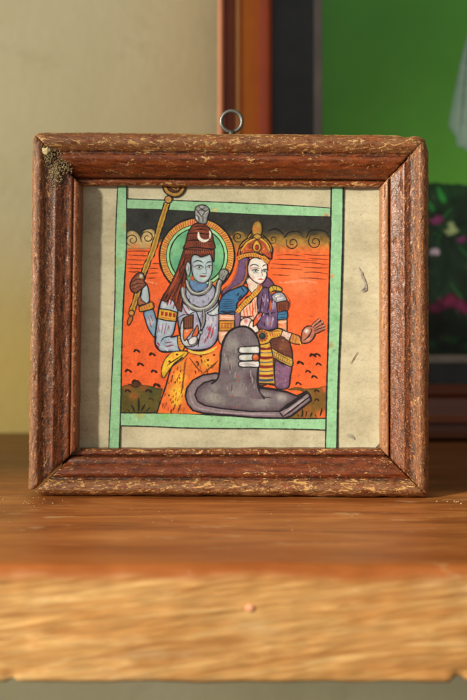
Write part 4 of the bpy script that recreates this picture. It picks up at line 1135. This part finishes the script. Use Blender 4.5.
for y0, y1 in ((346.4, 353.2), (354, 360.6), (361, 367)):
    a.fill([(238.4, (y0 + y1) / 2), (239.2, y0 + .9), (243, y0 + .3), (250, y0), (258.6, y0), (258.6, y1), (250, y1), (243, y1 + .2), (239.2, y1 - .8)], WH, var=.06, line=(INK, 1.2), blobs=[(248, (y0 + y1) / 2 + 1, 6, (176, 184, 170))], grid=1.2)
a.stroke([(240, 364.4), (247, 364), (256, 365)], 1.2, (176, 150, 170))
a.ell(255.6, 357.5, 3.6, 3.8, (206, 92, 44), line=(INK, 1.1), blobs=[(254.8, 356, 2.2, (236, 140, 90))])
for _ in range(40):
    x, y = random.uniform(223, 256), random.uniform(336, 388)
    if 237 < x and 344 < y < 369: continue
    a.stroke([(x, y), (x + random.uniform(-.8, .8), y + random.uniform(3, 8))], random.uniform(.7, 1.5), random.choice([(150, 142, 140), (98, 80, 92), (142, 132, 134), (112, 96, 104)]))
for x, y in ((229, 363.6), (238.6, 376.4), (239, 381), (237, 407), (232.6, 396)): a.ell(x, y, .8, 1.0, (232, 108, 62), grid=1)
a.build()

# ------------------------------------------------------------------ the big picture leaning on the wall behind
big = link(bpy.data.objects.new('framed_print', None))
BD = .616
big.location = (.2, BD, 0)
tag(big, 'large picture in glossy orange wooden frame with green ground and flowers, behind on the right', 'picture frame')
bx0, bx1, bz0, bz1 = -.2083, .2083, .0006, .50   # local
def gloss_wood(name, cols, seed):
    g = NT(name); uv = g.obj()
    n_ = g.noise(g.map(uv, (60, 60, 60), (seed, 0, 0)), 1, 5, .6)
    band = g.attr('across')
    c = g.ramp(band, cols)
    c = g.mix(.4, c, g.ramp(n_, [(.3, .7), (.7, 1.2)]), 'MULTIPLY')
    return g.done(c, .35, spec=.4)
M_org = gloss_wood('orange varnish', [(0, S(214, 150, 120)), (.07, S(196, 120, 90)), (.12, S(128, 52, 22)), (.30, S(150, 62, 20)), (.36, S(224, 160, 96)), (.42, S(196, 100, 30)), (.5, S(244, 136, 44)), (.72, S(240, 126, 44)), (.8, S(210, 92, 48)), (1, S(190, 82, 42))], 1)
M_brn = gloss_wood('brown varnish', [(0, S(84, 44, 22)), (.3, S(84, 34, 18)), (.36, S(112, 60, 36)), (.5, S(76, 30, 14)), (1, S(90, 42, 22))], 2)
BP = [(0, 0), (0, .018), (.06, .0215), (.11, .0215), (.14, .017), (.30, .0165), (.34, .0195), (.40, .0195), (.44, .016), (.6, .0135), (.75, .011), (.84, .012), (.93, .012), (1, .009), (1, 0)]
def big_rail(a0, a1, b0, b1, mat):
    V, Fc, AC = [], [], []
    N, n = 24, len(BP)
    for i in range(N + 1):
        t = i / N
        for u, h in BP:
            o = Vector(a0).lerp(Vector(a1), t); q = Vector(b0).lerp(Vector(b1), t); p = o.lerp(q, u)
            V.append((p.x, .0215 - h, p.y)); AC.append(u)
    for i in range(N):
        for j in range(n):
            k = i * n + j; l = i * n + (j + 1) % n
            Fc.append((k, k + n, l + n, l))
    Fc.append(tuple(range(n))); Fc.append(tuple(reversed(range(N * n, N * n + n))))
    o = mesh_obj('frame_rail', V, Fc, mat, big, smooth=False)
    at_ = o.data.attributes.new('across', 'FLOAT', 'POINT'); at_.data.foreach_set('value', np.array(AC, np.float32))
    bm = bmesh.new(); bm.from_mesh(o.data); bmesh.ops.recalc_face_normals(bm, faces=bm.faces); bm.to_mesh(o.data); bm.free()
    return o
RWd = .0288
o4 = [(bx0, bz0), (bx1, bz0), (bx1, bz1), (bx0, bz1)]
i4 = [(bx0 + RWd, bz0 + RWd), (bx1 - RWd, bz0 + RWd), (bx1 - RWd, bz1 - RWd), (bx0 + RWd, bz1 - RWd)]
for k in range(4):
    r_ = big_rail(o4[k], o4[(k + 1) % 4], i4[k], i4[(k + 1) % 4], M_brn if k == 0 else M_org)
g = NT('black card'); bn = g.noise(g.obj(), 60, 5)
M_blk = g.done(g.ramp(bn, [(.3, S(20, 22, 26)), (.7, S(38, 40, 44))]), .55)
g = NT('grey lilac strip'); M_strip = g.done(g.ramp(g.noise(g.obj(), 50), [(.3, S(104, 96, 92)), (.7, S(132, 122, 114))]), .7)
def ringmesh(name, o, i, y, mat):
    V = [(x, y, z) for x, z in ((o[0], o[2]), (o[1], o[2]), (o[1], o[3]), (o[0], o[3]), (i[0], i[2]), (i[1], i[2]), (i[1], i[3]), (i[0], i[3]))]
    Fc = [(0, 1, 5, 4), (1, 2, 6, 5), (2, 3, 7, 6), (3, 0, 4, 7)]
    return mesh_obj(name, V, Fc, mat, big, smooth=False)
PY = .0155                       # depth of the print behind the rail front
pd = BD + PY
def lx(px): return (px - CX) / F * pd - .2
def lz(py): return CAMH + (HY - py) / F * pd
e0 = (bx0 + .024, bx1 - .024, bz0 + .024, bz1 - .024)
e1 = (lx(313.5), bx1 - .05, lz(362.5), bz1 - .05)
e2 = (lx(322), bx1 - .056, lz(355), bz1 - .056)
ringmesh('border_card', e0, e1, PY, M_blk)
ringmesh('border_strip', (e1[0] - .0001, e1[1] + .0001, e1[2] - .0001, e1[3] + .0001), e2, PY + .0004, M_strip)
board('back_panel', bx0 + .01, bx1 - .01, bz0 + .01, bz1 - .01, .0185, .0205, M_back, big)
V = [(e2[0] - .001, PY + .0008, e2[2] - .001), (e2[1] + .001, PY + .0008, e2[2] - .001), (e2[1] + .001, PY + .0008, e2[3] + .001), (e2[0] - .001, PY + .0008, e2[3] + .001)]
g = NT('green print')
o_ = g.obj(); sp = g.n('ShaderNodeSeparateXYZ'); g.set(sp.inputs[0], o_)
gn = g.noise(o_, 14, 4, .6)
up_ = g.sstep(sp.outputs[2], .13, .34)
gc = g.mix(up_, S(84, 148, 48), S(78, 152, 62))
gc = g.mix(.5, gc, g.ramp(gn, [(.3, .8), (.7, 1.15)]), 'MULTIPLY')
side = g.sstep(sp.outputs[0], -.16, -.125)
gc = g.mix(g.math('MULTIPLY', g.math('SUBTRACT', 1, side), .25), gc, S(60, 120, 50))
M_green = g.done(gc, .5, spec=.3)
prn = mesh_obj('print', V, [(0, 1, 2, 3)], M_green, big, smooth=False)
def on_print(x, y, z): return Vector((lx(x), PY + .0007 - z, lz(y)))
Art.heights = {}
def pr(name): return Art(name, on_print, M_print, prn, 1e-5)
XR = 233.5 + (e2[1] + .2) / pd * F
a = pr('dark_foliage')
a.fill([(321, 186), (380, 184), (430, 183), (500, 186), (XR, 182), (XR, 356), (321, 356)], (24, 44, 30), smooth=False, var=.5, grid=6, blobs=[(445, 188, 34, (30, 70, 36)), (440, 330, 40, (22, 26, 24)), (470, 240, 30, (20, 50, 30))], soft=2)
for _ in range(130):
    x, y = random.uniform(322, XR - 4), random.uniform(196, 300)
    dx = random.uniform(-26, 26); h_ = random.uniform(30, 70)
    a.stroke([(x, y + h_ * .6), (x + dx * .3, y + h_ * .2), (x + dx, y - h_ * .2)], random.uniform(1.5, 3.2), random.choice([(30, 84, 40), (24, 62, 36), (36, 96, 44), (16, 36, 26)]))
a.fill([(437, 186), (442, 190), (447, 199), (444, 204), (439, 198)], (44, 158, 62), grid=3); a.fill([(427, 199), (432, 203), (436, 211), (430, 210)], (40, 140, 58), grid=3)
for x, y in ((430, 345), (452, 340), (470, 348)): a.fill([(x - 12, y), (x - 3, y - 6), (x + 9, y - 2), (x + 2, y + 5)], (30, 62, 36), grid=4)
a.build()
fl = [(436, 221, 8, (150, 60, 118)), (452, 229, 8.5, (176, 196, 132)), (434, 252, 6.5, (196, 176, 196)), (462, 240, 6, (130, 56, 110)), (448, 303, 12, (118, 34, 72)), (434, 308, 9, (100, 30, 62)), (463, 306, 10, (128, 40, 84)),
      (490, 232, 8, (170, 70, 130)), (512, 262, 8, (196, 186, 196)), (500, 304, 11, (120, 36, 74)), (540, 240, 8, (160, 70, 126)), (400, 236, 8, (160, 66, 120)), (370, 262, 8, (190, 180, 190)), (350, 230, 8, (150, 60, 118)), (395, 306, 11, (116, 34, 70)), (560, 300, 11, (120, 36, 74))]
for (x, y, r, c_) in fl:
    a = pr('flower')
    a.fill([(x + r * (.8 + .35 * math.sin(k * 2.3 + x)) * math.cos(k * .698), y + r * .85 * (.8 + .3 * math.sin(k * 1.7 + y)) * math.sin(k * .698)) for k in range(9)], tuple(min(250, v * 1.02) for v in c_), var=.3, edge=(tuple(v * .55 for v in c_), r * .5), grid=2.5,
           blobs=[(x - r * .3, y - r * .3, r * .6, tuple(min(255, v * 1.12) for v in c_))])
    a.build()
a = pr('pale_robe')
a.fill([(505, -40), (478, 8), (466, 40), (458, 75), (452, 105), (449, 124), (452, 131), (456, 137), (457, 146), (463, 147), (470, 152), (500, 160), (560, 150), (575, 40), (560, -40)], (160, 190, 172), var=.1, edge=((120, 160, 140), 6), grid=5, blobs=[(490, 70, 40, (196, 214, 206))])
for x in (462, 472, 484, 500, 520, 540): a.stroke([(x + 18, 0), (x + 6, 60), (x - 2, 134)], 3, (112, 146, 132))
a.build()

# ------------------------------------------------------------------ dust and crumbs on the board
g = NT('dust grains'); M_dust = g.done(g.mix(g.noise(g.obj(), 500), S(160, 120, 76), S(206, 180, 140)), .9)
def dust():
    V, Fc = [], []
    spots = [(random.uniform(-.13, .13), .437 - abs(random.gauss(0, .03)), random.uniform(.00006, .0002)) for _ in range(60)]
    spots += [(random.gauss(-.075, .006), random.gauss(.436, .004), random.uniform(.00007, .00024)) for _ in range(26)]
    spots += [(random.gauss(.081, .003), random.gauss(.434, .0015), random.uniform(.00007, .00028)) for _ in range(12)]
    for x, y, r in spots:
        bm = bmesh.new(); bmesh.ops.create_icosphere(bm, subdivisions=1, radius=r)
        sd = random.uniform(0, 40); b = len(V); sx = random.uniform(.8, 2.2)
        for v in bm.verts:
            c = v.co * (1 + .5 * noise.noise(v.co / r + Vector((sd, 0, 0))))
            V.append((x + c.x * sx, y + c.y * 1.3, r * .5 + c.z * .7))
        bm.verts.index_update()
        for f in bm.faces: Fc.append(tuple(b + v.index for v in f.verts))
        bm.free()
    return tag(mesh_obj('dust', V, Fc, M_dust), 'pale dust grains and crumbs scattered on the shelf before the frame', 'dust', kind='stuff')
dust()

# ------------------------------------------------------------------ light
world = bpy.data.worlds.new('World'); sc.world = world; world.use_nodes = True
nt = world.node_tree
bg = nt.nodes['Background']
tc = nt.nodes.new('ShaderNodeTexCoord'); sx = nt.nodes.new('ShaderNodeSeparateXYZ'); mr = nt.nodes.new('ShaderNodeMapRange'); cr = nt.nodes.new('ShaderNodeValToRGB')
vm = nt.nodes.new('ShaderNodeVectorMath'); vm.operation = 'DOT_PRODUCT'
vm.inputs[1].default_value = Vector((-.62, -.42, .66)).normalized()
nt.links.new(tc.outputs['Generated'], vm.inputs[0]); nt.links.new(vm.outputs['Value'], mr.inputs['Value'])
mr.inputs['From Min'].default_value = -1; mr.inputs['From Max'].default_value = 1
nt.links.new(mr.outputs[0], cr.inputs[0]); nt.links.new(cr.outputs[0], bg.inputs[0])
cr.color_ramp.elements[0].color = (.10, .09, .075, 1); cr.color_ramp.elements[1].color = (.99, .98, .87, 1)
cr.color_ramp.elements[0].position = .2
bg.inputs[1].default_value = 0.62

def key():
    L = bpy.data.lights.new('window_light', 'SPOT')
    L.energy = 164; L.color = (1.0, .95, .79)
    L.shadow_soft_size = .085
    L.spot_size = math.radians(21); L.spot_blend = .06
    o = link(bpy.data.objects.new('window_light', L))
    az, el = math.radians(35), math.radians(18)     # travels to the right, 35 deg back, 14 deg down
    d = Vector((math.cos(az) * math.cos(el), math.sin(az) * math.cos(el), -math.sin(el)))
    nrm = Vector((-math.sin(az), math.cos(az), 0))    # towards the back, across the beam
    D = 1.5
    edge_pt = Vector((-.085, .452, 0))              # back edge of the sun patch on the board
    R = D * math.tan(math.radians(21) / 2)
    aim = edge_pt + Vector((.03, .02, .05)) - nrm * R * .97
    o.location = aim - d * D
    o.rotation_euler = d.to_track_quat('-Z', 'Y').to_euler()
    return o
key()
def wall_fill():
    # added spot to brighten the plaster, warm and skimming in from the left
    L = bpy.data.lights.new('wall_fill_light', 'SPOT')
    L.energy = 23; L.color = (1.0, .90, .60)
    L.shadow_soft_size = .05
    L.spot_size = math.radians(70); L.spot_blend = 1.0
    o = link(bpy.data.objects.new('wall_fill_light', L))
    o.location = (-.85, .500, .10)
    d = Vector((-.10, .66, .15)) - o.location
    o.rotation_euler = d.to_track_quat('-Z', 'Y').to_euler()
wall_fill()

sc.view_settings.view_transform = 'Standard'
sc.view_settings.look = 'None'
sc.view_settings.exposure = 0
